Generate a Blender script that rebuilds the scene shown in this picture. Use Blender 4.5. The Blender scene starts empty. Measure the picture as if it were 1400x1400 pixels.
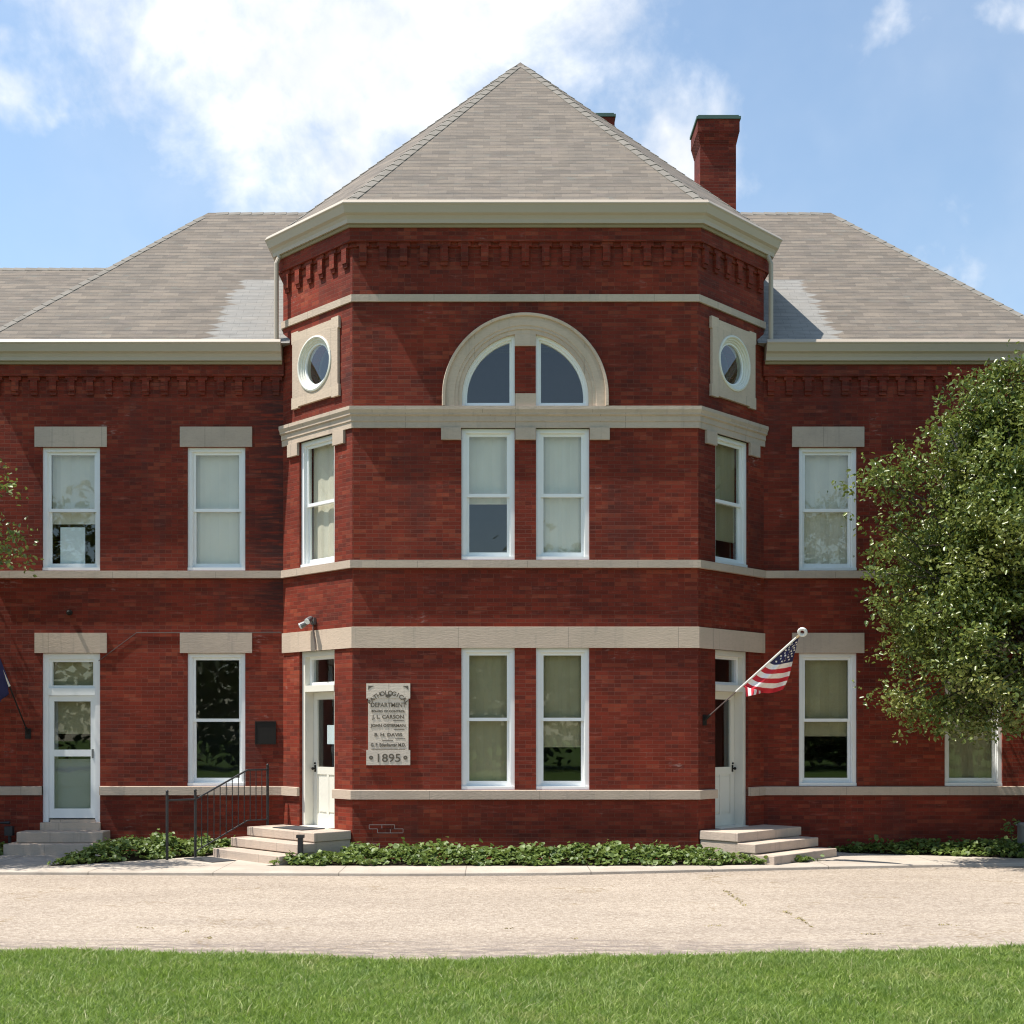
import bpy, bmesh, math, random
import numpy as np
from mathutils import Vector, Matrix

random.seed(7)
RNG = np.random.default_rng(11)
scene = bpy.context.scene
COL = scene.collection

# ------------------------------------------------------------------ camera, sky, sun, exposure
H = 2.17            # eye height above the drive
FPX = 1708.0        # focal length in photo pixels (photo 1400 px wide)
CX = -0.49
cam_d = bpy.data.cameras.new('camera')
cam = bpy.data.objects.new('camera', cam_d)
COL.objects.link(cam)
cam.location = (CX, 0, H)
cam.rotation_euler = (math.radians(90), 0, 0)
cam_d.sensor_width = 36
cam_d.lens = 36 * FPX / 1400
cam_d.shift_x = 22 / 1400
cam_d.shift_y = 300 / 1400
cam_d.clip_end = 3000
scene.camera = cam

SUN_TO = Vector((-0.475, -0.085, 1.0)).normalized()
sun_d = bpy.data.lights.new('sun', 'SUN')
sun_d.energy = 5.0
sun_d.angle = math.radians(0.53)
sun_d.color = (1.0, 0.945, 0.86)
sun = bpy.data.objects.new('sun', sun_d)
COL.objects.link(sun)
sun.rotation_euler = SUN_TO.to_track_quat('Z', 'Y').to_euler()
sun.location = (-20, 0, 60)

world = bpy.data.worlds.new('World')
scene.world = world
world.use_nodes = True
scene.view_settings.view_transform = 'Standard'
scene.view_settings.look = 'None'
scene.view_settings.exposure = 0.62
scene.view_settings.gamma = 1.0
scene.cycles.filter_width = 1.15


class NT:
    """small helper to write node trees"""
    def __init__(self, tree):
        self.t = tree
        for n in list(tree.nodes):
            tree.nodes.remove(n)

    def n(self, typ, ins=None, **props):
        nd = self.t.nodes.new(typ)
        for k, v in props.items():
            setattr(nd, k, v)
        for k, v in (ins or {}).items():
            s = nd.inputs[k]
            if isinstance(v, bpy.types.NodeSocket):
                self.t.links.new(v, s)
            else:
                if isinstance(v, (tuple, list)) and len(v) == 3 and s.type == 'RGBA':
                    v = (*v, 1)
                s.default_value = v
        return nd

    def math(self, op, a, b=0.0, c=None, clamp=False):
        ins = {0: a, 1: b}
        if c is not None:
            ins[2] = c
        return self.n('ShaderNodeMath', ins, operation=op, use_clamp=clamp).outputs[0]

    def vmath(self, op, a, b=(0, 0, 0)):
        nd = self.n('ShaderNodeVectorMath', {0: a, 1: b}, operation=op)
        return nd.outputs['Value'] if op in ('DOT_PRODUCT', 'LENGTH', 'DISTANCE') else nd.outputs[0]

    def mix(self, fac, a, b, mode='MIX'):
        nd = self.n('ShaderNodeMix', {}, data_type='RGBA', blend_type=mode)
        for s, v in ((nd.inputs[0], fac), (nd.inputs[6], a), (nd.inputs[7], b)):
            if isinstance(v, bpy.types.NodeSocket):
                self.t.links.new(v, s)
            else:
                s.default_value = (*v, 1) if isinstance(v, (tuple, list)) and len(v) == 3 else v
        return nd.outputs[2]

    def noise(self, vec, scale, detail=3.0, rough=0.55, dist=0.0):
        return self.n('ShaderNodeTexNoise', {'Vector': vec, 'Scale': scale, 'Detail': detail,
                      'Roughness': rough, 'Distortion': dist}).outputs['Fac']

    def ramp(self, fac, a, b, lo=0.0, hi=1.0, smooth=True):
        nd = self.n('ShaderNodeMapRange', {'Value': fac, 'From Min': a, 'From Max': b, 'To Min': lo, 'To Max': hi})
        nd.interpolation_type = 'SMOOTHSTEP' if smooth else 'LINEAR'
        nd.clamp = True
        return nd.outputs[0]

    def scale(self, vec, sx, sy, sz=1.0):
        return self.n('ShaderNodeMapping', {'Vector': vec, 'Scale': (sx, sy, sz)}).outputs[0]


def sky_dir(px, py):
    v = Vector(((px - 678) / FPX, 1.0, (1000 - py) / FPX))
    return v.normalized()


def build_world():
    k = NT(world.node_tree)
    sky = k.n('ShaderNodeTexSky', sky_type='NISHITA', sun_disc=False,
              sun_elevation=math.asin(SUN_TO.z), sun_rotation=math.radians(-90),
              altitude=200, air_density=1.2, dust_density=0.7, ozone_density=2.6)
    d = k.n('ShaderNodeTexCoord').outputs['Generated']
    # clouds: banks given by their directions in the sky, broken up by noise
    blobs = [(250, 20, .085, 1), (370, 60, .10, 1), (480, 60, .12, 1), (600, 40, .115, 1), (710, 10, .10, 1), (480, 160, .08, 1),
             (340, 130, .05, 1), (580, 130, .085, 1), (790, -10, .06, 1), (420, 205, .035, .8), (795, 100, .045, .9), (905, 195, .05, 1),
             (930, 215, .045, 1), (880, 165, .03, .9), (1262, 392, .050, .36), (1312, 398, .040, .34), (1225, 375, .03, .3), (10, 110, .04, .45), (80, 130, .03, .25),
             (1240, 20, .040, .18), (1390, 35, .040, .22)]
    w1 = k.n('ShaderNodeTexNoise', {'Vector': d, 'Scale': 7.0, 'Detail': 5.0, 'Roughness': .6}).outputs['Color']
    dw = k.vmath('ADD', d, k.vmath('MULTIPLY', k.vmath('SUBTRACT', w1, (.5, .5, .5)), (.16, .16, .16)))
    m = None
    for (px, py, r, w) in blobs:
        c = sky_dir(px, py)
        dist = k.vmath('DISTANCE', dw, tuple(c))
        v = k.math('SUBTRACT', float(w), k.math('DIVIDE', dist, r))
        m = v if m is None else k.math('SMOOTH_MAX', m, v, 0.25)
    front = m
    n1 = k.noise(d, 9.0, 8.0, 0.62, 0.3)
    n2 = k.noise(d, 30.0, 6.0, 0.6, 0.2)
    nn = k.math('ADD', k.math('MULTIPLY', k.math('SUBTRACT', n1, 0.5), 2.5), k.math('MULTIPLY', k.math('SUBTRACT', n2, 0.5), 0.9))
    dens = k.ramp(k.math('ADD', k.math('MAXIMUM', front, -0.9), nn), -0.35, 1.15)
    # clouds elsewhere in the sky (seen in the window glass)
    y = k.n('ShaderNodeSeparateXYZ', {0: d}).outputs[1]
    behind = k.ramp(y, 0.35, -0.15)
    nb = k.noise(k.scale(d, 1, 1, 2.2), 3.2, 7.0, 0.6)
    back = k.math('MULTIPLY', k.ramp(nb, 0.60, 0.76, 0, .4), behind)
    veil = k.ramp(k.noise(d, 4.0, 5.0, 0.6), 0.40, 0.8, 0.0, 0.16)
    dens = k.math('MAXIMUM', k.math('MAXIMUM', dens, back), veil)
    thick = k.noise(d, 14.0, 5.0, 0.55)
    cloud = k.mix(k.ramp(thick, 0.3, 0.75), (5.2, 5.4, 5.7), (7.0, 7.05, 7.1))
    skyc = k.n('ShaderNodeHueSaturation', {'Saturation': 0.90, 'Value': 1.08, 'Color': sky.outputs[0]}).outputs[0]
    skyc = k.mix(1.0, skyc, (.99, 1.03, 1.0), 'MULTIPLY')
    col = k.mix(dens, skyc, cloud)
    bg = k.n('ShaderNodeBackground', {'Color': col, 'Strength': 0.12})
    out = k.n('ShaderNodeOutputWorld')
    k.t.links.new(bg.outputs[0], out.inputs[0])


build_world()

# ------------------------------------------------------------------ materials
MATS = {}


def new_mat(name):
    m = bpy.data.materials.new(name)
    m.use_nodes = True
    MATS[name] = m
    return m, NT(m.node_tree)


def finish(k, color, rough=0.6, bump=None, bump_d=0.01, bump_s=1.0, spec=0.5, metallic=0.0, translucent=None):
    ins = {'Base Color': color, 'Roughness': rough, 'Metallic': metallic, 'Specular IOR Level': spec}
    if bump is not None:
        ins['Normal'] = k.n('ShaderNodeBump', {'Height': bump, 'Distance': bump_d, 'Strength': bump_s}).outputs[0]
    b = k.n('ShaderNodeBsdfPrincipled', ins)
    sh = b.outputs[0]
    if translucent:
        fac, tc = translucent
        t = k.n('ShaderNodeBsdfTranslucent', {'Color': tc})
        sh = k.n('ShaderNodeMixShader', {0: fac, 1: sh, 2: t.outputs[0]}).outputs[0]
    o = k.n('ShaderNodeOutputMaterial')
    k.t.links.new(sh, o.inputs[0])


def simple(name, col, rough=0.6, var=0.12, scale=6.0, spec=0.4, metallic=0.0, bump=0.0):
    m, k = new_mat(name)
    p = k.n('ShaderNodeTexCoord').outputs['Object']
    f = k.noise(p, scale, 5.0, 0.6)
    c = k.mix(f, tuple(x * (1 - var) for x in col), tuple(min(1, x * (1 + var)) for x in col))
    finish(k, c, rough, bump=(f if bump else None), bump_d=bump, spec=spec, metallic=metallic)
    return m


def mat_brick(name, stain=False, tint=1.0):
    m, k = new_mat(name)
    uv = k.n('ShaderNodeUVMap', uv_map='UVMap').outputs[0]
    pos = k.n('ShaderNodeNewGeometry').outputs['Position']
    br = k.n('ShaderNodeTexBrick', {'Vector': uv, 'Color1': (.226 * tint, .030 * tint, .0145 * tint),
             'Color2': (.148 * tint, .019 * tint, .0085 * tint), 'Mortar': (.190 * tint, .064 * tint, .040 * tint),
             'Scale': 1.0, 'Mortar Size': .0042, 'Mortar Smooth': .3, 'Bias': -0.1,
             'Brick Width': .212, 'Row Height': .0675}, offset=0.5)
    col = br.outputs['Color']
    # every brick fired a little differently
    su = k.n('ShaderNodeSeparateXYZ', {0: uv})
    row = k.math('FLOOR', k.math('DIVIDE', su.outputs[1], .0675))
    cx = k.math('FLOOR', k.math('ADD', k.math('DIVIDE', su.outputs[0], .212), k.math('MULTIPLY', k.math('MODULO', row, 2.0), .5)))
    wn = k.n('ShaderNodeTexWhiteNoise', {'Vector': k.n('ShaderNodeCombineXYZ', {0: cx, 1: row}).outputs[0]}, noise_dimensions='2D')
    bf = k.math('SUBTRACT', 1.0, br.outputs['Fac'])
    rv = wn.outputs['Value']
    col = k.mix(k.math('MULTIPLY', k.ramp(rv, .80, .96), k.math('MULTIPLY', bf, .5)), col, (.280, .060, .029))
    col = k.mix(k.math('MULTIPLY', k.ramp(rv, .24, .06), k.math('MULTIPLY', bf, .46)), col, (.062, .015, .011))
    # wide tonal drift from one batch of bricks to the next
    big = k.noise(uv, 0.45, 4.0, 0.6)
    col = k.mix(k.ramp(big, 0.3, 0.7), k.mix(1.0, col, (.72, .74, .78), 'MULTIPLY'), k.mix(1.0, col, (1.22, 1.18, 1.06), 'MULTIPLY'))
    # single courses catch more dirt or run paler, in short runs
    st = k.noise(k.scale(uv, 2.2, 14.8), 1.0, 4.0, 0.65)
    col = k.mix(k.ramp(st, 0.56, 0.74, 0, .5), col, (.285, .090, .064))
    sd = k.noise(k.scale(uv, 1.9, 14.8), 1.35, 4.0, 0.65)
    col = k.mix(k.ramp(sd, 0.56, 0.76, 0, .55), col, (.055, .018, .015))
    # rain-washed grime in broad uneven sheets
    gm_ = k.noise(k.scale(uv, 1.6, .35), .8, 5.0, .6)
    col = k.mix(k.ramp(gm_, .52, .72, 0, .38), col, (.062, .026, .022))
    # pale efflorescence in the joints
    ef = k.math('MULTIPLY', k.ramp(k.noise(uv, 0.9, 4.0, 0.6), 0.60, 0.74), k.ramp(k.noise(k.scale(uv, 5, 15), 1.6, 3.0), 0.52, 0.7))
    col = k.mix(k.math('MULTIPLY', ef, .6), col, (.46, .33, .29))
    if stain:
        # black weathered bricks beside the re-entrant corner
        sp = k.n('ShaderNodeSeparateXYZ', {0: pos})
        x = sp.outputs[0]
        z = sp.outputs[2]
        a = k.ramp(k.math('ADD', x, k.math('MULTIPLY', k.noise(k.scale(uv, .6, 3), 1.0, 4.0), 1.2)), -4.55, -3.75)
        b = k.math('MULTIPLY', k.ramp(z, 3.6, 4.6), k.ramp(z, 8.7, 8.0))
        nz = k.ramp(k.noise(k.scale(uv, 1.4, 13), 1.0, 4.0, 0.6), 0.36, 0.56)
        col = k.mix(k.math('MULTIPLY', k.math('MULTIPLY', a, b), k.math('MULTIPLY', nz, .8)), col, (.030, .014, .013))
    finish(k, col, 0.82, bump=k.math('ADD', k.math('MULTIPLY', br.outputs['Fac'], -1.0), k.math('MULTIPLY', k.noise(uv, 60, 3.0), .35)),
           bump_d=.008, bump_s=.8, spec=0.25)
    return m


def mat_shingle():
    m, k = new_mat('roof_shingle')
    uv = k.n('ShaderNodeUVMap', uv_map='UVMap').outputs[0]
    pos = k.n('ShaderNodeNewGeometry').outputs['Position']
    br = k.n('ShaderNodeTexBrick', {'Vector': uv, 'Color1': (.215, .184, .153), 'Color2': (.150, .129, .109),
             'Mortar': (.13, .115, .104), 'Scale': 1.0, 'Mortar Size': .004, 'Mortar Smooth': .8, 'Bias': 0.0,
             'Brick Width': .30, 'Row Height': .135}, offset=0.37)
    col = br.outputs['Color']
    n1 = k.noise(k.scale(uv, 1.0, 5.0), 1.3, 5.0, 0.65)
    col = k.mix(k.ramp(n1, 0.3, 0.7), k.mix(1.0, col, (.76, .77, .79), 'MULTIPLY'), k.mix(1.0, col, (1.17, 1.12, 1.06), 'MULTIPLY'))
    gr = k.noise(uv, 55.0, 3.0, 0.7)
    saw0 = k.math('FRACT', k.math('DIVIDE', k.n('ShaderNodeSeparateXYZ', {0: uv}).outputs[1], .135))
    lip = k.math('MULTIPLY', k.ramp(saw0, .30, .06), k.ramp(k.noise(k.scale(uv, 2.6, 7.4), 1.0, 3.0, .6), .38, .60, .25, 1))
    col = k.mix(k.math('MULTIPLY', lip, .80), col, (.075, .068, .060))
    tint = k.noise(k.scale(uv, 3.0, 7.4), 1.0, 2.0)
    col = k.mix(k.ramp(tint, .60, .72, 0, .45), col, (.150, .158, .142))
    col = k.mix(k.ramp(tint, .40, .28, 0, .45), col, (.205, .164, .145))
    col = k.mix(k.ramp(gr, 0.35, 0.7, 0, .35), col, (.15, .135, .12))
    # washed strip below each downspout: granules gone, paler and bluer
    sp = k.n('ShaderNodeSeparateXYZ', {0: pos})
    ax = k.math('ABSOLUTE', sp.outputs[0])
    z = sp.outputs[2]
    stepn = k.math('MULTIPLY', k.math('SUBTRACT', k.noise(k.scale(uv, .7, 7.4), 1.0, 2.0), .5), .9)
    edge = k.math('SUBTRACT', k.math('ADD', ax, stepn), k.ramp(z, 9.0, 11.0, .32, 0, False))
    patch = k.math('MULTIPLY', k.ramp(edge, 5.32, 5.22), k.ramp(z, 10.78, 10.72))
    patch = k.math('MULTIPLY', patch, k.ramp(ax, 4.0, 4.2))
    pc = k.mix(k.noise(k.scale(uv, 2.2, 7.4), 1.6, 3.0), (.19, .19, .185), (.40, .40, .385))
    col = k.mix(k.math('MULTIPLY', patch, .62), col, k.mix(k.math('MULTIPLY', br.outputs['Fac'], .8), pc, (.12, .12, .12)))
    saw = k.math('FRACT', k.math('DIVIDE', k.n('ShaderNodeSeparateXYZ', {0: uv}).outputs[1], .135))
    hgt = k.math('ADD', k.math('MULTIPLY', saw, -1.0), k.math('MULTIPLY', gr, .4))
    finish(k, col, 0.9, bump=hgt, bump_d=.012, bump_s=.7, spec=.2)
    return m


def mat_stone(name, base, warm, grain=1.0):
    m, k = new_mat(name)
    p = k.n('ShaderNodeNewGeometry').outputs['Position']
    a = k.noise(p, 1.7, 5.0, 0.6)
    f = k.noise(k.scale(p, 1, 1, 3.0), 14.0, 6.0, 0.7)
    ve = k.noise(k.n('ShaderNodeMapping', {'Vector': p, 'Rotation': (0, .7, .2), 'Scale': (1, 1, 7)}).outputs[0], 2.2, 5.0, 0.6, 1.2)
    c = k.mix(k.ramp(a, .3, .7), base, warm)
    c = k.mix(k.ramp(f, .45, .75, 0, .28), c, tuple(x * .62 for x in base))
    c = k.mix(k.ramp(ve, .55, .75, 0, .22), c, tuple(x * .72 for x in warm))
    uv = k.n('ShaderNodeSeparateXYZ', {0: k.n('ShaderNodeUVMap', uv_map='UVMap').outputs[0]})
    seg = k.math('ADD', k.math('DIVIDE', uv.outputs[0], 1.83), k.math('MULTIPLY', k.math('FLOOR', uv.outputs[1]), .37))
    blk = k.n('ShaderNodeTexWhiteNoise', {'Vector': k.n('ShaderNodeCombineXYZ', {0: k.math('FLOOR', seg), 1: k.math('FLOOR', uv.outputs[1])}).outputs[0]}, noise_dimensions='2D').outputs['Value']
    c = k.mix(1.0, c, k.mix(blk, (.88, .88, .89), (1.06, 1.05, 1.03)), 'MULTIPLY')
    jd = k.math('ABSOLUTE', k.math('SUBTRACT', k.math('FRACT', seg), .5))
    c = k.mix(k.ramp(jd, .0035, .0015, 0, .6), c, (.16, .14, .12))
    dr = k.noise(k.n('ShaderNodeMapping', {'Vector': p, 'Scale': (9, 9, .8)}).outputs[0], 1.0, 4.0, .6)
    c = k.mix(k.ramp(dr, .55, .75, 0, .35), c, (.24, .215, .185))
    finish(k, c, .85, bump=f, bump_d=.006 * grain, spec=.25)
    return m


def mat_glass():
    m, k = new_mat('window_glass')
    p = k.n('ShaderNodeNewGeometry').outputs['Position']
    w = k.noise(p, 1.6, 1.0, .5)
    bmp = k.n('ShaderNodeBump', {'Height': w, 'Distance': .004, 'Strength': .3}).outputs[0]
    fr = k.n('ShaderNodeFresnel', {'IOR': 1.62, 'Normal': bmp})
    g = k.n('ShaderNodeBsdfGlossy', {'Color': (1, 1, 1), 'Roughness': .012, 'Normal': bmp})
    t = k.n('ShaderNodeBsdfTransparent', {'Color': (.93, .955, .95)})
    bf = k.n('ShaderNodeNewGeometry').outputs['Backfacing']
    fac = k.math('MULTIPLY', fr.outputs[0], k.math('SUBTRACT', 1.0, bf))
    mx = k.n('ShaderNodeMixShader', {0: k.math('MULTIPLY', fac, 1.5, clamp=True), 1: t.outputs[0], 2: g.outputs[0]})
    o = k.n('ShaderNodeOutputMaterial')
    k.t.links.new(mx.outputs[0], o.inputs[0])
    return m


def mat_blind(name, col, ribs=False):
    m, k = new_mat(name)
    p = k.n('ShaderNodeNewGeometry').outputs['Position']
    f = k.noise(k.scale(p, 1, 1, .8), 2.5, 3.0, .5)
    c = k.mix(f, tuple(x * .86 for x in col), tuple(x * 1.1 for x in col))
    finish(k, c, .8, spec=.2, translucent=(.15, col))
    return m


def mat_drive():
    m, k = new_mat('chip_seal_drive')
    p = k.n('ShaderNodeNewGeometry').outputs['Position']
    vor = k.n('ShaderNodeTexVoronoi', {'Vector': p, 'Scale': 33.0, 'Randomness': 1.0})
    c = k.mix(k.n('ShaderNodeSeparateXYZ', {0: vor.outputs['Color']}).outputs[0], (.30, .247, .195), (.475, .408, .335))
    fine = k.noise(p, 90.0, 3.0, .7)
    c = k.mix(k.ramp(fine, .5, .72, 0, .55), c, (.22, .17, .13))
    big = k.noise(k.scale(p, .35, 1.0), .9, 5.0, .6)
    c = k.mix(k.ramp(big, .3, .72), k.mix(1.0, c, (.90, .885, .88), 'MULTIPLY'), k.mix(1.0, c, (1.06, 1.05, 1.04), 'MULTIPLY'))
    # grey worn strip where the seal coat has gone by the lawn, broken up
    y = k.n('ShaderNodeSeparateXYZ', {0: p}).outputs[1]
    wear = k.math('MULTIPLY', k.ramp(k.math('ADD', y, k.math('MULTIPLY', k.noise(k.scale(p, .6, 2.5), 1.0, 4.0), 1.4)), 14.05, 13.1), k.ramp(k.noise(k.scale(p, 3, 9), 1.0, 5.0, .65), .40, .60))
    c = k.mix(k.math('MULTIPLY', wear, .72), c, (.165, .135, .125))
    # fine cracks
    cr = k.n('ShaderNodeTexVoronoi', {'Vector': k.vmath('ADD', k.scale(p, .22, .5), k.n('ShaderNodeTexNoise', {'Vector': p, 'Scale': 1.3, 'Detail': 4.0}).outputs['Color']), 'Scale': 1.0}, feature='DISTANCE_TO_EDGE').outputs[0]
    crm = k.math('MULTIPLY', k.ramp(cr, .011, .003), k.ramp(k.noise(p, .8, 2.0), .5, .6))
    c = k.mix(k.math('MULTIPLY', crm, .7), c, (.24, .18, .11))
    finish(k, c, .95, bump=k.math('ADD', vor.outputs['Distance'], fine), bump_d=.012, bump_s=.8, spec=.15)
    return m


def mat_concrete():
    m, k = new_mat('path_concrete')
    p = k.n('ShaderNodeNewGeometry').outputs['Position']
    a = k.noise(p, 1.1, 6.0, .65)
    c = k.mix(k.ramp(a, .3, .7), (.37, .32, .265), (.475, .42, .355))
    f = k.noise(p, 60, 3.0, .7)
    c = k.mix(k.ramp(f, .5, .75, 0, .3), c, (.30, .26, .22))
    sx = k.n('ShaderNodeSeparateXYZ', {0: p}).outputs[0]
    jt = k.math('ABSOLUTE', k.math('SUBTRACT', k.math('FRACT', k.math('DIVIDE', sx, 1.9)), .5))
    c = k.mix(k.ramp(jt, .006, .002, 0, .75), c, (.14, .12, .10))
    finish(k, c, .9, bump=f, bump_d=.004, spec=.2)
    return m


def mat_leaf(name, c1, c2, c3, rough=.38, trans=.25):
    m, k = new_mat(name)
    r = k.n('ShaderNodeNewGeometry').outputs['Random Per Island']
    p = k.n('ShaderNodeNewGeometry').outputs['Position']
    c = k.mix(r, c1, c2)
    c = k.mix(k.ramp(k.noise(p, .9, 3.0), .5, .68, 0, .6), c, c3)
    finish(k, c, rough, spec=.5, translucent=(trans, tuple(min(1, x * 1.7) for x in c2)))
    return m


mat_brick('red_brick', tint=.87)
mat_brick('red_brick_stained', stain=True, tint=.85)
mat_brick('chimney_brick', tint=.8)
mat_shingle()
simple('ridge_shingle', (.215, .195, .17), .9, .35, 5.0, .2)
mat_stone('limestone', (.53, .425, .33), (.58, .46, .36))
mat_stone('grey_limestone', (.455, .37, .295), (.515, .415, .33))
mat_stone('step_stone', (.46, .375, .31), (.52, .42, .34))
simple('white_paint', (.80, .81, .80), .45, .06, 3.0, .5)
simple('cream_paint', (.70, .68, .60), .5, .06, 3.0, .5)
simple('soffit_shade', (.27, .215, .14), .6, .1, 2.0, .3)  # cornice underside: shade of the eaves put into a darker colour
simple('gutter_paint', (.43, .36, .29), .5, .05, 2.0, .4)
simple('copper_patina', (.07, .12, .10), .7, .25, 5.0, .4)
mat_stone('plaque_stone', (.60, .525, .44), (.64, .56, .47))
mat_glass()
mat_blind('white_blind', (.88, .78, .64))
mat_blind('olive_blind', (.44, .385, .235))
mat_blind('grey_panel', (.48, .46, .43))
simple('white_board', (.85, .88, .88), .5, .03)
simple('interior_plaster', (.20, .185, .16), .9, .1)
simple('black_iron', (.018, .018, .02), .5, .3, 30, .5)
simple('bronze', (.016, .014, .012), .6, .3, 20, .2)
simple('metal_grey', (.20, .20, .20), .45, .15, 8, .5, .6)
simple('box_grey', (.20, .22, .22), .6, .1)
simple('dark_mat', (.060, .062, .066), .95, .25, 40, .1)
simple('soil', (.045, .034, .024), 1.0, .4, 15, .1)
simple('carving_dark', (.135, .115, .09), .9, .2, 30, .1)
simple('paper', (.75, .80, .82), .7, .04)
simple('pale_mortar', (.50, .38, .33), .9, .15, 30, .1)
simple('flag_red', (.52, .018, .035), .75, .06)
simple('flag_white', (.80, .78, .78), .75, .04)
simple('flag_blue', (.018, .020, .085), .75, .08)
simple('brass', (.55, .45, .30), .3, .1, 10, .5, .9)
simple('pole_white', (.66, .66, .63), .35, .06)
simple('cable', (.10, .075, .07), .7)
mat_drive()
mat_concrete()
mat_leaf('tree_leaf', (.062, .105, .022), (.180, .210, .045), (.220, .205, .050), .34, .17)
mat_leaf('ivy_leaf', (.060, .105, .024), (.165, .225, .052), (.215, .270, .065), .52, .2)
mat_leaf('far_leaf', (.035, .06, .015), (.07, .10, .026), (.085, .10, .03), .6, .2)
simple('bark', (.085, .065, .05), .95, .35, 9, .15, bump=.02)


def mat_grass():
    m, k = new_mat('grass_blade')
    r = k.n('ShaderNodeNewGeometry').outputs['Random Per Island']
    p = k.n('ShaderNodeNewGeometry').outputs['Position']
    c = k.mix(r, (.115, .172, .024), (.265, .345, .068))
    c = k.mix(k.ramp(k.noise(p, .75, 4.0, .6), .36, .66), c, k.mix(r, (.150, .220, .048), (.290, .345, .105)))
    c = k.mix(k.ramp(k.noise(p, 3.2, 5.0, .65), .42, .70, 0, .75), c, k.mix(r, (.060, .115, .022), (.120, .190, .042)))
    c = k.mix(k.ramp(k.noise(p, 1.7, 5.0, .65), .52, .68, 0, .65), c, (.310, .310, .110))
    c = k.mix(k.ramp(r, .93, .96, 0, .8), c, (.42, .38, .22))
    finish(k, c, .5, spec=.35, translucent=(.35, (.28, .42, .07)))
    m2, k = new_mat('lawn_ground')
    p = k.n('ShaderNodeNewGeometry').outputs['Position']
    n = k.noise(p, 30, 4.0, .6)
    c = k.mix(n, (.045, .085, .016), (.11, .17, .04))
    finish(k, c, 1.0, spec=.1)


mat_grass()
M = MATS

# ------------------------------------------------------------------ mesh helpers
ORG = {}


class Frame:
    """u to the right along a wall as seen from outside, n outwards, z up"""
    def __init__(self, ox, oy, ux, uy):
        self.o = Vector((ox, oy, 0))
        l = math.hypot(ux, uy)
        self.U = Vector((ux / l, uy / l, 0))
        self.N = Vector((self.U.y, -self.U.x, 0))

    def __call__(self, u, z, n=0.0):
        p = self.o + self.U * u + self.N * n
        return (p.x, p.y, z)


def project_uv(me):
    if not me.uv_layers:
        me.uv_layers.new(name='UVMap')
    nl = len(me.loops)
    uvs = np.zeros((nl, 2), 'f')
    vs = me.vertices
    lv = np.zeros(nl, 'i')
    me.loops.foreach_get('vertex_index', lv)
    for p in me.polygons:
        n = p.normal
        if abs(n.z) > .985:
            t = Vector((1, 0, 0))
            b = Vector((0, 1, 0))
        else:
            t = Vector((-n.y, n.x, 0)).normalized()
            b = n.cross(t)
            if b.z < 0:
                b = -b
        for li in p.loop_indices:
            co = vs[lv[li]].co
            uvs[li] = (co.dot(t), co.dot(b))
    me.uv_layers[0].data.foreach_set('uv', uvs.ravel())


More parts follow.
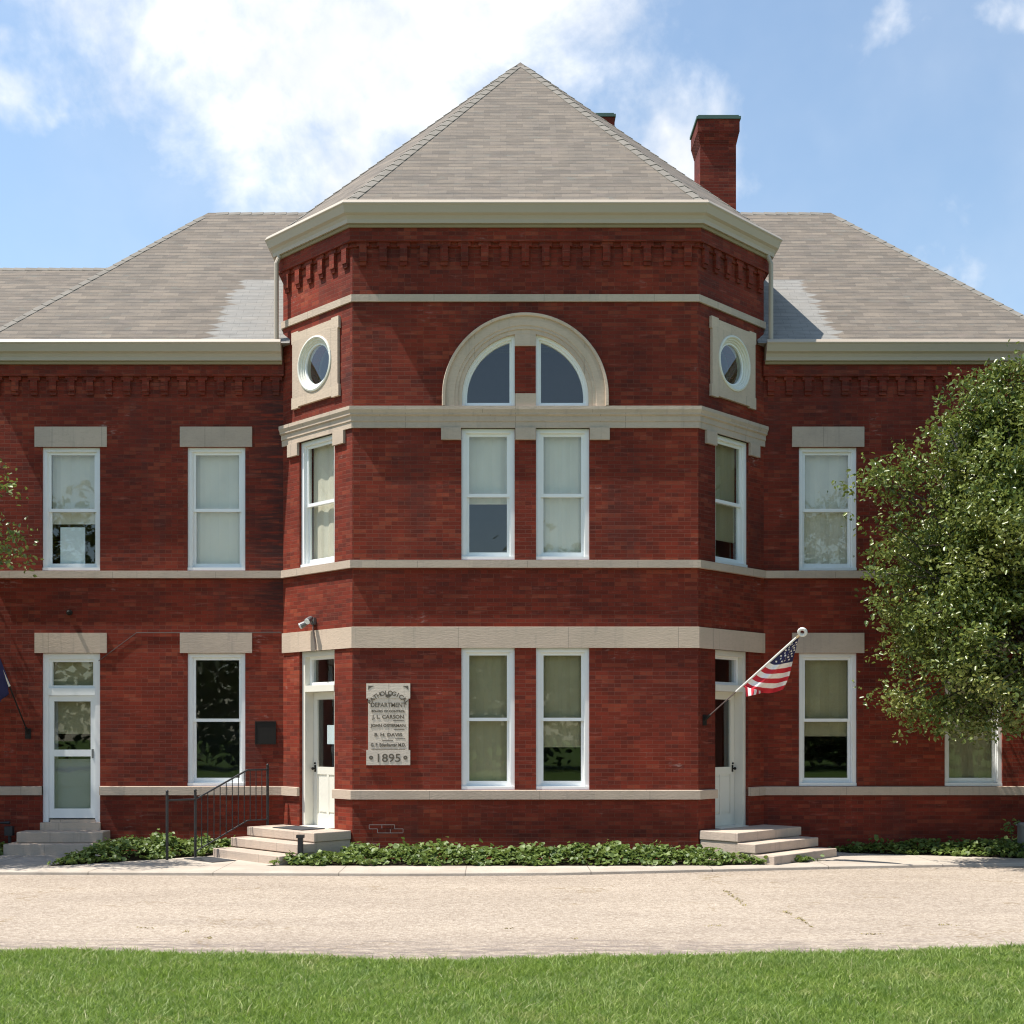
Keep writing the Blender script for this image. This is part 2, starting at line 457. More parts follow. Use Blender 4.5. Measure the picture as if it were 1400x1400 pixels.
class MB:
    def __init__(self):
        self.v = []
        self.f = []
        self.mi = []
        self.m = 0

    def add(self, verts, faces):
        b = len(self.v)
        self.v += [tuple(p) for p in verts]
        self.f += [tuple(i + b for i in f) for f in faces]
        self.mi += [self.m] * len(faces)
        return self

    def box(self, F, u0, u1, z0, z1, n0, n1):
        c = [F(u, z, n) for n in (n0, n1) for z in (z0, z1) for u in (u0, u1)]
        return self.add(c, [(0, 1, 3, 2), (4, 6, 7, 5), (0, 4, 5, 1), (2, 3, 7, 6), (0, 2, 6, 4), (1, 5, 7, 3)])

    def prism(self, F, poly, n0, n1):
        k = len(poly)
        c = [F(u, z, n0) for u, z in poly] + [F(u, z, n1) for u, z in poly]
        return self.add(c, [tuple(range(k)), tuple(range(2 * k - 1, k - 1, -1))] +
                        [(i, (i + 1) % k, k + (i + 1) % k, k + i) for i in range(k)])

    def slab(self, poly, z0, z1):
        k = len(poly)
        c = [(x, y, z0) for x, y in poly] + [(x, y, z1) for x, y in poly]
        return self.add(c, [tuple(range(k)), tuple(range(2 * k - 1, k - 1, -1))] +
                        [(i, (i + 1) % k, k + (i + 1) % k, k + i) for i in range(k)])

    def ringwall(self, outer, inner, z0, z1):
        k = len(outer)
        c = [(x, y, z) for z in (z0, z1) for x, y in list(outer) + list(inner)]
        fs = []
        for i in range(k):
            j = (i + 1) % k
            fs += [(i, j, 2 * k + j, 2 * k + i), (k + j, k + i, 3 * k + i, 3 * k + j),
                   (2 * k + i, 2 * k + j, 3 * k + j, 3 * k + i), (j, i, k + i, k + j)]
        return self.add(c, fs)

    def tube(self, pts, r, seg=8, r1=None):
        pts = [Vector(p) for p in pts]
        k = len(pts)
        rings = []
        prev = None
        for i, p in enumerate(pts):
            d = (pts[min(i + 1, k - 1)] - pts[max(i - 1, 0)]).normalized()
            a = prev or (Vector((0, 0, 1)) if abs(d.z) < .9 else Vector((1, 0, 0)))
            x = (a - d * a.dot(d)).normalized()
            prev = x
            y = d.cross(x)
            rr = r if r1 is None else r + (r1 - r) * i / (k - 1)
            rings.append([p + (x * math.cos(2 * math.pi * j / seg) + y * math.sin(2 * math.pi * j / seg)) * rr for j in range(seg)])
        vs = [q for rg in rings for q in rg]
        fs = []
        for i in range(k - 1):
            for j in range(seg):
                fs.append((i * seg + j, i * seg + (j + 1) % seg, (i + 1) * seg + (j + 1) % seg, (i + 1) * seg + j))
        fs += [tuple(range(seg - 1, -1, -1)), tuple(range((k - 1) * seg, k * seg))]
        return self.add(vs, fs)

    def ball(self, c, r, seg=12, rings=8, sz=1.0):
        vs = [(c[0], c[1], c[2] - r * sz)]
        for i in range(1, rings):
            a = -math.pi / 2 + math.pi * i / rings
            for j in range(seg):
                b = 2 * math.pi * j / seg
                vs.append((c[0] + r * math.cos(a) * math.cos(b), c[1] + r * math.cos(a) * math.sin(b), c[2] + r * sz * math.sin(a)))
        vs.append((c[0], c[1], c[2] + r * sz))
        fs = [(0, 1 + (j + 1) % seg, 1 + j) for j in range(seg)]
        for i in range(rings - 2):
            for j in range(seg):
                a = 1 + i * seg
                fs.append((a + j, a + (j + 1) % seg, a + seg + (j + 1) % seg, a + seg + j))
        l = 1 + (rings - 2) * seg
        fs += [(l + j, l + (j + 1) % seg, len(vs) - 1) for j in range(seg)]
        return self.add(vs, fs)

    def sweep(self, path, prof, closed=True):
        """sweep a profile of (outward offset, z) along a plan polyline, mitred at corners"""
        rows = [offset_path(path, o) for o, z in prof]
        k = len(prof)
        n = len(path)
        vs = []
        for i in range(n):
            for j, (o, z) in enumerate(prof):
                vs.append((rows[j][i][0], rows[j][i][1], z))
        fs = []
        for i in range(n - 1):
            for j in range(k):
                j2 = (j + 1) % k
                fs.append((i * k + j, i * k + j2, (i + 1) * k + j2, (i + 1) * k + j))
        fs += [tuple(range(k)), tuple(range((n - 1) * k, n * k))[::-1]]
        return self.add(vs, fs)

    def rotsweep(self, F, uc, zc, prof, a0, a1, seg, stilt=0.0, close=False):
        """profile of (radius, n) turned about (uc, zc) in the wall plane; stilt adds straight legs"""
        pts = []
        angs = [a0 + (a1 - a0) * i / seg for i in range(seg + (0 if close else 1))]
        if stilt:
            pts.append([(uc + r, zc - stilt, n) for r, n in prof])
        for a in angs:
            pts.append([(uc + r * math.cos(a), zc + r * math.sin(a), n) for r, n in prof])
        if stilt:
            pts.append([(uc - r, zc - stilt, n) for r, n in prof])
        k = len(prof)
        vs = [F(*p) for row in pts for p in row]
        R = len(pts)
        fs = []
        for i in range(R if close else R - 1):
            i2 = (i + 1) % R
            for j in range(k):
                j2 = (j + 1) % k
                fs.append((i * k + j, i * k + j2, i2 * k + j2, i2 * k + j))
        if not close:
            fs += [tuple(range(k)), tuple(range((R - 1) * k, R * k))[::-1]]
        return self.add(vs, fs)

    def mesh(self, name, mats, org=(0, 0, 0), smooth=False, recalc=True, uv=True):
        me = bpy.data.meshes.new(name)
        o = Vector(org)
        me.from_pydata([tuple(Vector(p)) for p in self.v], [], self.f)
        for m in mats:
            me.materials.append(m)
        if len(mats) > 1:
            me.polygons.foreach_set('material_index', self.mi)
        if recalc:
            bm = bmesh.new()
            bm.from_mesh(me)
            bmesh.ops.recalc_face_normals(bm, faces=bm.faces)
            bm.to_mesh(me)
            bm.free()
        if smooth:
            me.polygons.foreach_set('use_smooth', [True] * len(me.polygons))
        me.update()
        if uv:
            project_uv(me)
        me.transform(Matrix.Translation(-o))
        return me

    def build(self, name, mats, parent=None, org=None, smooth=False, recalc=True, uv=True):
        if not isinstance(mats, (list, tuple)):
            mats = [mats]
        if parent is not None:
            org = ORG[parent.name]
        elif org is None:
            a = np.array(self.v)
            org = (float(a[:, 0].mean()), float(a[:, 1].mean()), float(a[:, 2].min()))
        me = self.mesh(name, mats, org, smooth, recalc, uv)
        ob = bpy.data.objects.new(name, me)
        COL.objects.link(ob)
        ORG[ob.name] = Vector(org)
        if parent is not None:
            ob.parent = parent
        else:
            ob.location = org
        return ob


def offset_path(path, o):
    n = len(path)
    out = []
    for i in range(n):
        ns = []
        for a, b in ((i - 1, i), (i, i + 1)):
            if a < 0 or b >= n:
                continue
            d = Vector((path[b][0] - path[a][0], path[b][1] - path[a][1])).normalized()
            ns.append(Vector((d.y, -d.x)))
        if len(ns) == 1:
            m = ns[0]
        else:
            m = (ns[0] + ns[1]) / (1 + ns[0].dot(ns[1]))
        out.append((path[i][0] + m.x * o, path[i][1] + m.y * o))
    return out


def tag(o, label=None, cat=None, group=None, kind=None):
    for kk, vv in (('label', label), ('category', cat), ('group', group), ('kind', kind)):
        if vv:
            o[kk] = vv
    return o


def thing(name, loc, label, cat, group=None):
    o = bpy.data.objects.new(name, None)
    COL.objects.link(o)
    o.location = loc
    o.empty_display_size = .3
    ORG[o.name] = Vector(loc)
    return tag(o, label, cat, group)


def cut(ob, mb):
    """subtract the cutter from a mesh object, then lay the UVs again"""
    org = ORG[ob.name]
    me = mb.mesh('cutter', [], org, uv=False)
    c = bpy.data.objects.new('cutter', me)
    COL.objects.link(c)
    c.matrix_world = Matrix.Translation(org)
    md = ob.modifiers.new('b', 'BOOLEAN')
    md.operation = 'DIFFERENCE'
    md.solver = 'EXACT'
    md.use_self = True
    md.object = c
    bpy.context.view_layer.update()
    dg = bpy.context.evaluated_depsgraph_get()
    nm = bpy.data.meshes.new_from_object(ob.evaluated_get(dg))
    ob.modifiers.clear()
    old = ob.data
    ob.data = nm
    nm.name = old.name
    bpy.data.objects.remove(c)
    nm.transform(Matrix.Translation(org))
    nm.update()
    project_uv(nm)
    nm.transform(Matrix.Translation(-org))
    nm.update()


def gpt(px, py, z=0.0):
    """ground point seen at a photo pixel"""
    d = (H - z) * FPX / (py - 1000)
    return ((px - 678) * d / FPX + CX, d)


def wpt(px, py, d):
    return Vector(((px - 678) * d / FPX + CX, d, H + (1000 - py) * d / FPX))


# ------------------------------------------------------------------ ground
XW = 60
g = MB().add([(-400, -300, -.03), (400, -300, -.03), (400, 700, -.03), (-400, 700, -.03)], [(0, 1, 2, 3)])
tag(g.build('ground', M['lawn_ground'], org=(0, 0, -.03), uv=False, recalc=False), kind='structure')

lawn_px = [(-500, 1299), (0, 1299), (120, 1298), (250, 1302), (400, 1306), (560, 1312), (700, 1310), (850, 1306), (1000, 1303), (1200, 1300), (1400, 1293), (1900, 1280)]
lawn_edge = [gpt(p[0], p[1] + 4) for p in lawn_px]
LX = np.array([p[0] for p in lawn_edge])
LY = np.array([p[1] for p in lawn_edge])
kerb_px = [(-500, 1196), (0, 1196), (250, 1197), (560, 1198), (760, 1197), (900, 1194), (1150, 1188), (1400, 1184), (1900, 1181)]
kerb_line = [gpt(*p) for p in kerb_px]

drive = MB()
drive.add([(-XW, 10, 0), (XW, 10, 0), (XW, 23.9, 0), (-XW, 23.9, 0)], [(0, 1, 2, 3)])
tag(drive.build('drive', M['chip_seal_drive'], org=(0, 17, 0), uv=False, recalc=False), kind='structure')
# lawn: a low turf sheet lying over the edge of the drive
le = [(-XW, LY[0])] + lawn_edge + [(XW, LY[-1])]
lw = MB()
n = len(le)
lw.add([(x, y, .012) for x, y in le] + [(x, y - .12, .035) for x, y in le] + [(x, -30, .035) for x, y in le],
       [(i, n + i, n + i + 1, i + 1) for i in range(n - 1)] + [(n + i, 2 * n + i, 2 * n + i + 1, n + i + 1) for i in range(n - 1)])
tag(lw.build('lawn', M['lawn_ground'], org=(0, 0, 0), uv=False), kind='structure')
# concrete path with a low rounded kerb edge
KZ = .05
kl = [(-XW, kerb_line[0][1])] + kerb_line + [(XW, kerb_line[-1][1])]
pv = MB()
n = len(kl)
pv.add([(x, y, -.01) for x, y in kl] + [(x, y + .004, KZ - .012) for x, y in kl] + [(x, y + .02, KZ) for x, y in kl] + [(x, 24.2, KZ) for x, y in kl],
       [(r * n + i, r * n + i + 1, (r + 1) * n + i + 1, (r + 1) * n + i) for r in range(3) for i in range(n - 1)])
tag(pv.build('path', M['path_concrete'], org=(0, 20, 0), uv=False), kind='structure')

# ------------------------------------------------------------------ the building
Y0, YW = 20.8, 22.2          # bay front, wing fronts
AX, BX, EX = 2.88, 4.27, 9.45
YB = 29.6
FF = Frame(0, Y0, 1, 0)
FW = Frame(0, YW, 1, 0)
FL = Frame(-(AX + BX) / 2, (Y0 + YW) / 2, BX - AX, Y0 - YW)
FR = Frame((AX + BX) / 2, (Y0 + YW) / 2, BX - AX, YW - Y0)
HC = math.hypot(BX - AX, YW - Y0) / 2
bld = thing('brick_building', (0, YW, 0),
            'two storey red brick building with a canted centre bay, limestone trim and grey hipped roofs', 'building')

ZWT, ZL1, ZS2, ZB2, ZUB = (1.04, 1.20), (3.56, 3.92), (4.89, 5.03), (7.22, 7.58), (9.32, 9.45)

# --- bay walls
tw_path = [(-BX, 27.9), (-BX, YW), (-AX, Y0), (AX, Y0), (BX, YW), (BX, 27.9)]
tw_outer = tw_path + [(AX, 29.3), (-AX, 29.3)]


def offset_closed(poly, o):
    pp = [poly[-1]] + list(poly) + [poly[0]]
    return offset_path(pp, o)[1:-1]


bay = MB().ringwall(tw_outer, offset_closed(tw_outer, -.36), -.1, 10.62).build('wall', M['red_brick'], bld)
c = MB()
WX0, WX1 = .178, 1.065
for s in (-1, 1):
    a, b = sorted((s * WX0, s * WX1))
    c.box(FF, a, b, ZWT[1], ZL1[0], -.7, .2)
    c.box(FF, a, b, ZS2[1], ZB2[0], -.7, .2)
RA, ZA = 1.08, 7.74
arc = [(RA * math.cos(math.pi * i / 40), ZA + RA * math.sin(math.pi * i / 40)) for i in range(41)]
c.prism(FF, [(-RA, ZB2[1]), (RA, ZB2[1])] + arc, -.7, .2)
DW = .5
for F in (FL, FR):
    c.box(F, -DW, DW, .50, ZL1[0], -.7, .3)
    c.box(F, -DW, DW, ZS2[1], ZB2[0], -.7, .3)
    c.prism(F, [(.42 * math.cos(2 * math.pi * i / 40), 8.49 + .42 * math.sin(2 * math.pi * i / 40)) for i in range(40)], -.7, .3)
cut(bay, c)
lining = MB().ringwall(offset_closed(tw_outer, -.363), offset_closed(tw_outer, -.40), .0, 10.55).build('interior_wall', M['interior_plaster'], bld)
cut(lining, c)

# --- wing walls
WU = [-8.04, -5.46, 5.41, 8.0]
WH = .515
for s in (-1, 1):
    x0, x1 = sorted((s * EX, s * 4.2))
    out = [(x1, YB), (x0, YB), (x0, YW), (x1, YW)]
    inn = [(x1 - .36, YB - .36), (x0 + .36, YB - .36), (x0 + .36, YW + .36), (x1 - .36, YW + .36)]
    w = MB().ringwall(out, inn, -.1, 8.80 - (.003 if s > 0 else 0)).build('wall', M['red_brick_stained' if s < 0 else 'red_brick'], bld)
    c = MB()
    for u in WU:
        if u * s > 0:
            c.box(FW, u - WH, u + WH, ZS2[1], ZB2[0], -.7, .2)
            c.box(FW, u - WH, u + WH, (.54 if u == WU[0] else ZWT[1]), ZL1[0], -.7, .2)
    cut(w, c)
# lower range beyond the left wing
lo = [(-9.3, 29.2), (-24, 29.2), (-24, 23.3), (-9.3, 23.3)]
MB().ringwall(lo, offset_closed(lo, -.36), -.1, 8.7).build('wall', M['red_brick'], bld)

# --- rooms behind the windows: floors and a back wall, unlit
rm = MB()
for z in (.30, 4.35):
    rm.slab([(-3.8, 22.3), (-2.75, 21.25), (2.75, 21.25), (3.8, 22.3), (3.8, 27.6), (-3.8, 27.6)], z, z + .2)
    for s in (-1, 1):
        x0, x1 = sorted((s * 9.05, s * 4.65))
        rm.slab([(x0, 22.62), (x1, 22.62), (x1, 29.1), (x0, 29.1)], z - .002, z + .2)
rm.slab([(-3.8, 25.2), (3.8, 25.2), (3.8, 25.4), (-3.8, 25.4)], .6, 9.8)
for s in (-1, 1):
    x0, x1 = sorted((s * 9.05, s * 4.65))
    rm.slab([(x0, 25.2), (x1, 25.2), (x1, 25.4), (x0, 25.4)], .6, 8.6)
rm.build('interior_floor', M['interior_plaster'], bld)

# --- stone bands
lime = M['limestone']
glime = M['grey_limestone']


def band(path, prof, name='stone_band', m=glime):
    return MB().sweep(path, prof).build(name, m, bld)


def sq(z, d=.04, back=-.06, wash=.012):
    return [(back, z[0]), (d, z[0]), (d, z[1] - wash), (back, z[1] + .004)]


def pt(F, u):
    p = F(u, 0, 0)
    return (p[0], p[1])


band(tw_path, sq(ZUB, .035))                                   # upper string course of the bay
bx_l, bx_r = pt(FL, -HC), pt(FR, HC)
# first floor lintel course wraps the bay without a break
band([(-BX, YW), (-AX, Y0), (AX, Y0), (BX, YW)], sq(ZL1, .03), m=lime)
# sill course of the upper floor, round the bay and along the wings
band([(-EX, YW), (-BX, YW), (-AX, Y0), (AX, Y0), (BX, YW), (EX, YW)], sq(ZS2, .07))
# water table, broken by the three doors
wt = sq(ZWT, .055)
band([pt(FL, DW), (-AX, Y0), (AX, Y0), pt(FR, -DW)], wt)
band([(WU[0] + WH, YW), (-BX, YW), pt(FL, -DW)], wt)
band([(-EX, YW), (WU[0] - WH, YW)], wt)
band([pt(FR, DW), (BX, YW), (EX, YW)], wt)
# moulded belt course
zb0, zb1 = ZB2
belt = [(-.06, zb0), (.03, zb0), (.03, zb0 + .10), (.045, zb0 + .11), (.045, zb0 + .19), (.075, zb0 + .21), (.075, zb0 + .24),
        (.10, zb0 + .29), (.10, zb1 - .012), (-.06, zb1 + .004)]
band([(-BX, YW), (-AX, Y0), (AX, Y0), (BX, YW)], belt)
# blocks with ears hanging from the belt course over the windows
for u0, u1 in ((-1.40, -1.07), (-.172, .172), (1.07, 1.40)):
    MB().box(FF, u0, u1, 7.02, zb0 - .002, -.08, .055).build('stone_lintel', glime, bld)
for F in (FL, FR):
    for s in (-1, 1):
        a, b = sorted((s * .505, s * .80))
        MB().box(F, a, b, 7.0, zb0 - .002, -.08, .05).build('stone_lintel', glime, bld)
for u in WU:
    for z in (ZB2, ZL1):
        MB().box(FW, u - .64, u + .64, z[0] + .003, z[1], -.1, .028).build('stone_lintel', glime, bld)

# --- arch over the upper centre windows
ar = MB()
ar.rotsweep(FF, 0, ZA, [(1.055, -.14), (1.055, .015), (1.12, .015), (1.125, .032), (1.17, .032), (1.18, .045), (1.27, .05),
                        (1.33, .05), (1.335, .085), (1.375, .09), (1.385, .07), (1.385, -.06)], 0, math.pi, 48, stilt=ZA - zb1)
ar.build('stone_arch', lime, bld)
MB().box(FF, -.174, .174, 7.80, 8.585, -.34, -.012).build('brick_pier', M['red_brick'], bld)
MB().box(FF, -.176, .176, zb1 - .02, 7.797, -.34, .01).build('stone_block', lime, bld)
pb = MB().prism(FF, [(-.176, 8.588), (.176, 8.588), (.176, ZA + 1.052), (0, ZA + 1.068), (-.176, ZA + 1.052)], -.2, .012)
pb.build('stone_block', lime, bld)

# --- brick corbel tables under the eaves
cb = MB()
cb.sweep(tw_path, [(-.05, 10.30), (.085, 10.30), (.085, 10.56), (-.05, 10.56)])
cb.sweep(tw_path, [(-.05, 10.225), (.03, 10.225), (.03, 10.30), (-.05, 10.30)])


def corbels(F, u0, u1, ztop, zbot, pitch, mb, d):
    k = max(1, round((u1 - u0) / pitch))
    for i in range(k + 1):
        u = u0 + (u1 - u0) * i / k
        mb.box(F, u - .062, u + .062, zbot + .066, ztop - .001, -.05, d)
        mb.box(F, u - .058, u + .058, zbot, zbot + .066, -.05, d * .62)
        mb.box(F, u - .105, u + .105, ztop - .072, ztop - .002, -.05, d - .002)


corbels(FF, -2.70, 2.70, 10.30, 9.92, .33, cb, .06)
for F in (FL, FR):
    corbels(F, -HC + .16, HC - .16, 10.30, 9.92, .33, cb, .06)
cb.build('corbel_table', M['red_brick'], bld)
for s in (-1, 1):
    cb = MB()
    x0, x1 = sorted((s * EX, s * (BX - .02)))
    cb.sweep([(x0, YW), (x1, YW)], [(-.05, 8.47), (.075, 8.47), (.075, 8.74), (-.05, 8.74)])
    corbels(FW, min(s * (BX + .12), s * (EX - .1)), max(s * (BX + .12), s * (EX - .1)), 8.47, 8.14, .33, cb, .05)
    cb.build('corbel_table', M['red_brick_stained' if s < 0 else 'red_brick'], bld)

# --- cornices with gutters


def cornice(path, z, name='cornice'):
    pr = [(.13, .052), (.165, .05), (.175, .11), (.20, .16), (.245, .19), (.262, .24), (.285, .30), (.305, .325),
          (.305, .336), (.268, .392), (.25, .392), (.245, .345), (.13, .345)]
    c_ = MB().sweep(path, [(o, z + h) for o, h in pr]).build(name, M['gutter_paint'], bld)
    MB().sweep(path, [(o, z + h) for o, h in [(-.03, 0), (.115, 0), (.128, .035), (.128, .335), (-.03, .335)]]).build('soffit', M['soffit_shade'], c_)
    return c_


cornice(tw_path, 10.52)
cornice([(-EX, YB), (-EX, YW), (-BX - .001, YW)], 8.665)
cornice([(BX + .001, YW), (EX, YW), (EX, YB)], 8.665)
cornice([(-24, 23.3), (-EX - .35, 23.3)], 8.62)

# --- roofs


def ridge_caps(mb, a, b, na, nb, step=.24, w=.12, t=.010):
    """lapped cap shingles along a hip from a (low) to b (high)"""
    a, b = Vector(a), Vector(b)
    d = (b - a).normalized()
    L = (b - a).length
    k = int(L / step)
    na, nb = Vector(na).normalized(), Vector(nb).normalized()
    up = (na + nb).normalized()
    for sgn, nn in ((1, na), (-1, nb)):
        pass
    side = d.cross(up).normalized()
    for i in range(k):
        p0 = a + d * (i * step)
        p1 = p0 + d * min(step + .02, L - i * step)
        l0, l1 = .016, .005
        vs = []
        for p, l in ((p0, l0), (p1, l1)):
            for sx in (-1, 0, 1):
                # follow the two roof slopes away from the hip
                nn = na if (side * sx).dot(na) > 0 else nb
                q = p + up * l
                if sx:
                    tvec = side * sx
                    tvec = (tvec - nn * tvec.dot(nn)).normalized()
                    q = q + tvec * w
                vs += [q, q - up * t]
        fs = [(0, 2, 8, 6), (2, 4, 10, 8), (1, 7, 9, 3), (3, 9, 11, 5), (0, 1, 3, 2), (2, 3, 5, 4), (6, 8, 9, 7), (8, 10, 11, 9), (0, 6, 7, 1), (4, 5, 11, 10)]
        mb.add(vs, fs)


def hip_roof(pts, faces, hips):
    vs = [Vector(p) for p in pts]
    r = MB().add(pts, faces).build('roof', M['roof_shingle'], bld)
    cen = sum(vs, Vector()) / len(vs)

    def nrm(f):
        n = (vs[f[1]] - vs[f[0]]).cross(vs[f[2]] - vs[f[0]]).normalized()
        return n if n.z > 0 else -n
    for a, b, fa, fb in hips:
        mb = MB()
        ridge_caps(mb, vs[a], vs[b], nrm(faces[fa]), nrm(faces[fb]))
        mb.build('ridge_cap', M['ridge_shingle'], r)
    return r


eo = offset_closed(tw_outer, .235)
zt = 10.865
apex = (0, 25.07, 15.60)
pts = [(x, y, zt) for x, y in eo] + [apex]
faces = [(i, (i + 1) % 8, 8) for i in range(8)]
tower_roof = hip_roof(pts, faces + [tuple(range(7, -1, -1))], [(1, 8, 0, 1), (2, 8, 1, 2), (3, 8, 2, 3), (4, 8, 3, 4)])

for s in (-1, 1):
    zr0, zr1 = 9.0, 12.95
    yr = YW - .235 + 4.0
    yb = YW - .235 + 8.0
    xe = s * (EX + .235)
    xr = s * 6.47
    xi = s * 1.0
    pts = [(xi, YW - .235, zr0), (xe, YW - .235, zr0), (xe, yb, zr0), (xi, yb, zr0), (xi, yr, zr1), (xr, yr, zr1)]
    # keep the roof outside the bay: stop its plane at the bay wall
    xi2 = s * (BX - .15)
    pts[0] = (xi2, YW - .235, zr0)
    pts[3] = (xi2, yb, zr0)
    pts[4] = (xi2, yr, zr1)
    r = hip_roof(pts, [(0, 1, 5, 4), (1, 2, 5), (2, 3, 4, 5), (0, 4, 3), (3, 2, 1, 0)], [(1, 5, 0, 1), (2, 5, 1, 2), (4, 5, 0, 2)])
    if s > 0:
        right_roof = r
hip_roof([(-9.0, 23.0, 8.95), (-24.3, 23.0, 8.95), (-24.3, 29.6, 8.95), (-9.0, 29.6, 8.95), (-7.6, 26.3, 11.92), (-24.3, 26.3, 11.92)],
         [(0, 1, 5, 4), (1, 2, 5), (2, 3, 4, 5), (0, 4, 3), (3, 2, 1, 0)], [(5, 4, 0, 2)])


def chimney(xc, yc, w, d, z0, z1, roof):
    F = Frame(xc, yc, 1, 0)
    m = MB()
    m.box(F, -w / 2, w / 2, z0, z1 - .61, -d / 2, d / 2)
    for i in range(6):
        o = .009 * (i + 1)
        m.box(F, -w / 2 - o, w / 2 + o, z1 - .61 + i * .04, z1 - .61 + (i + 1) * .04, -d / 2 - o, d / 2 + o)
    m.box(F, -w / 2 - .065, w / 2 + .065, z1 - .37, z1 - .10, -d / 2 - .065, d / 2 + .065)
    m.build('chimney', M['chimney_brick'], roof)
    cp = MB().box(F, -w / 2 - .09, w / 2 + .09, z1 - .098, z1 - .04, -d / 2 - .09, d / 2 + .09)
    cp.box(F, -w / 2 - .05, w / 2 + .05, z1 - .04, z1, -d / 2 - .05, d / 2 + .05)
    cp.build('chimney_cap', M['copper_patina'], roof)


chimney(4.33, 27.5, .78, .80, 10.0, 15.52, right_roof)
chimney(1.72, 28.5, .78, .80, 11.0, 16.06, tower_roof)

# --- downspouts on the bay corners, standing in the wing gutters
for s in (-1, 1):
    x = s * 4.36
    MB().tube([(s * 4.30, 22.06, 10.58), (x, 22.03, 10.42), (x, 22.03, 8.95)], .042, 10).build('downspout', M['gutter_paint'], bld)

# --- windows
WHITE = M['white_paint']


def sash_mb(F, u0, u1, z0, z1, n0, n1, st, bot, top):
    m = MB()
    m.box(F, u0, u0 + st, z0, z1, n0, n1)
    m.box(F, u1 - st, u1, z0, z1, n0, n1)
    m.box(F, u0 + st, u1 - st, z0, z0 + bot, n0, n1 - .002)
    m.box(F, u0 + st, u1 - st, z1 - top, z1, n0, n1 - .002)
    # glazing bead
    return m


def window(F, uc, w, z0, z1, blind=None, frac=0.0, skew=None, split=.5):
    e = .003
    a, b = uc - w / 2, uc + w / 2
    c = .068
    m = MB()
    m.box(F, a - e, a + c, z0 + .055, z1 + e, -.20, -.045)
    m.box(F, b - c, b + e, z0 + .055, z1 + e, -.20, -.045)
    m.box(F, a + c, b - c, z1 - c, z1 + e, -.20, -.047)
    m.box(F, a - e, b + e, z0 - e, z0 + .055, -.20, -.018)
    m.box(F, a + c, a + c + .018, z0 + .055, z1 - c, -.20, -.075)
    m.box(F, b - c - .018, b - c, z0 + .055, z1 - c, -.20, -.075)
    win = m.build('window', WHITE, bld)
    zi0, zi1 = z0 + .055, z1 - c
    zm = zi0 + (zi1 - zi0) * split
    ui0, ui1 = a + c + .018, b - c - .018
    sash_mb(F, ui0, ui1, zm - .03, zi1, -.135, -.098, .042, .055, .05).build('sash', WHITE, win)
    sash_mb(F, ui0, ui1, zi0, zm + .024, -.178, -.139, .042, .085, .05).build('sash', WHITE, win)
    MB().box(F, ui0 + .036, ui1 - .036, zm + .02, zi1 - .045, -.120, -.115).build('pane', M['window_glass'], win)
    MB().box(F, ui0 + .036, ui1 - .036, zi0 + .08, zm - .024, -.162, -.157).build('pane', M['window_glass'], win)
    if blind:
        zb = zi1 - (zi1 - zi0) * frac
        bm_ = MB()
        k = 10
        # a roller blind hangs almost flat; slight bow across its width
        us = [ui0 + .012 + (ui1 - ui0 - .024) * i / k for i in range(k + 1)]
        top = [(u, zi1 + .02) for u in us]
        bot = [(u, zb + (0.012 if skew else 0) * (u - uc) * (skew or 0)) for u in us]
        nn = [-.235 - .012 * math.sin(i * 1.7 + uc * 3) for i in range(k + 1)]
        vs = [F(u, z, nn[i]) for i, (u, z) in enumerate(bot)] + [F(u, z, nn[i]) for i, (u, z) in enumerate(top)]
        vs += [F(u, z, nn[i] - .004) for i, (u, z) in enumerate(bot)] + [F(u, z, nn[i] - .004) for i, (u, z) in enumerate(top)]
        q = k + 1
        fs = []
        for i in range(k):
            fs += [(i, i + 1, q + i + 1, q + i), (2 * q + i + 1, 2 * q + i, 3 * q + i, 3 * q + i + 1), (i + 1, i, 2 * q + i, 2 * q + i + 1), (q + i, q + i + 1, 3 * q + i + 1, 3 * q + i)]
        fs += [(0, q, 3 * q, 2 * q), (k, 2 * q + k, 3 * q + k, q + k)]
        bm_.add(vs, fs)
        if frac < .97:
            bm_.box(F, ui0 + .012, ui1 - .012, zb - .022, zb - .001, -.252, -.228)
        bm_.build('blind', M[blind], win)
    return win


ww = WX1 - WX0
wc = (WX0 + WX1) / 2
window(FF, -wc, ww, ZWT[1], ZL1[0], 'olive_blind', 1.0)
window(FF, wc, ww, ZWT[1], ZL1[0], 'olive_blind', .70)
window(FF, -wc, ww, ZS2[1], ZB2[0], 'white_blind', .55)
window(FF, wc, ww, ZS2[1], ZB2[0], 'white_blind', 1.0)
window(FW, WU[0], 2 * WH, ZS2[1], ZB2[0], 'white_blind', .60)
window(FW, WU[1], 2 * WH, ZS2[1], ZB2[0], 'white_blind', 1.0)
window(FW, WU[2], 2 * WH, ZS2[1], ZB2[0], 'white_blind', 1.0)
window(FW, WU[3], 2 * WH, ZS2[1], ZB2[0], 'white_blind', 1.0)
window(FW, WU[1], 2 * WH, ZWT[1], ZL1[0])
window(FW, WU[2], 2 * WH, ZWT[1], ZL1[0], 'olive_blind', .62)
window(FW, WU[3], 2 * WH, ZWT[1], ZL1[0], 'olive_blind', 1.0)
window(FL, 0, 2 * DW, ZS2[1], ZB2[0], 'white_blind', 1.0)
window(FR, 0, 2 * DW, ZS2[1], ZB2[0], 'olive_blind', .80)


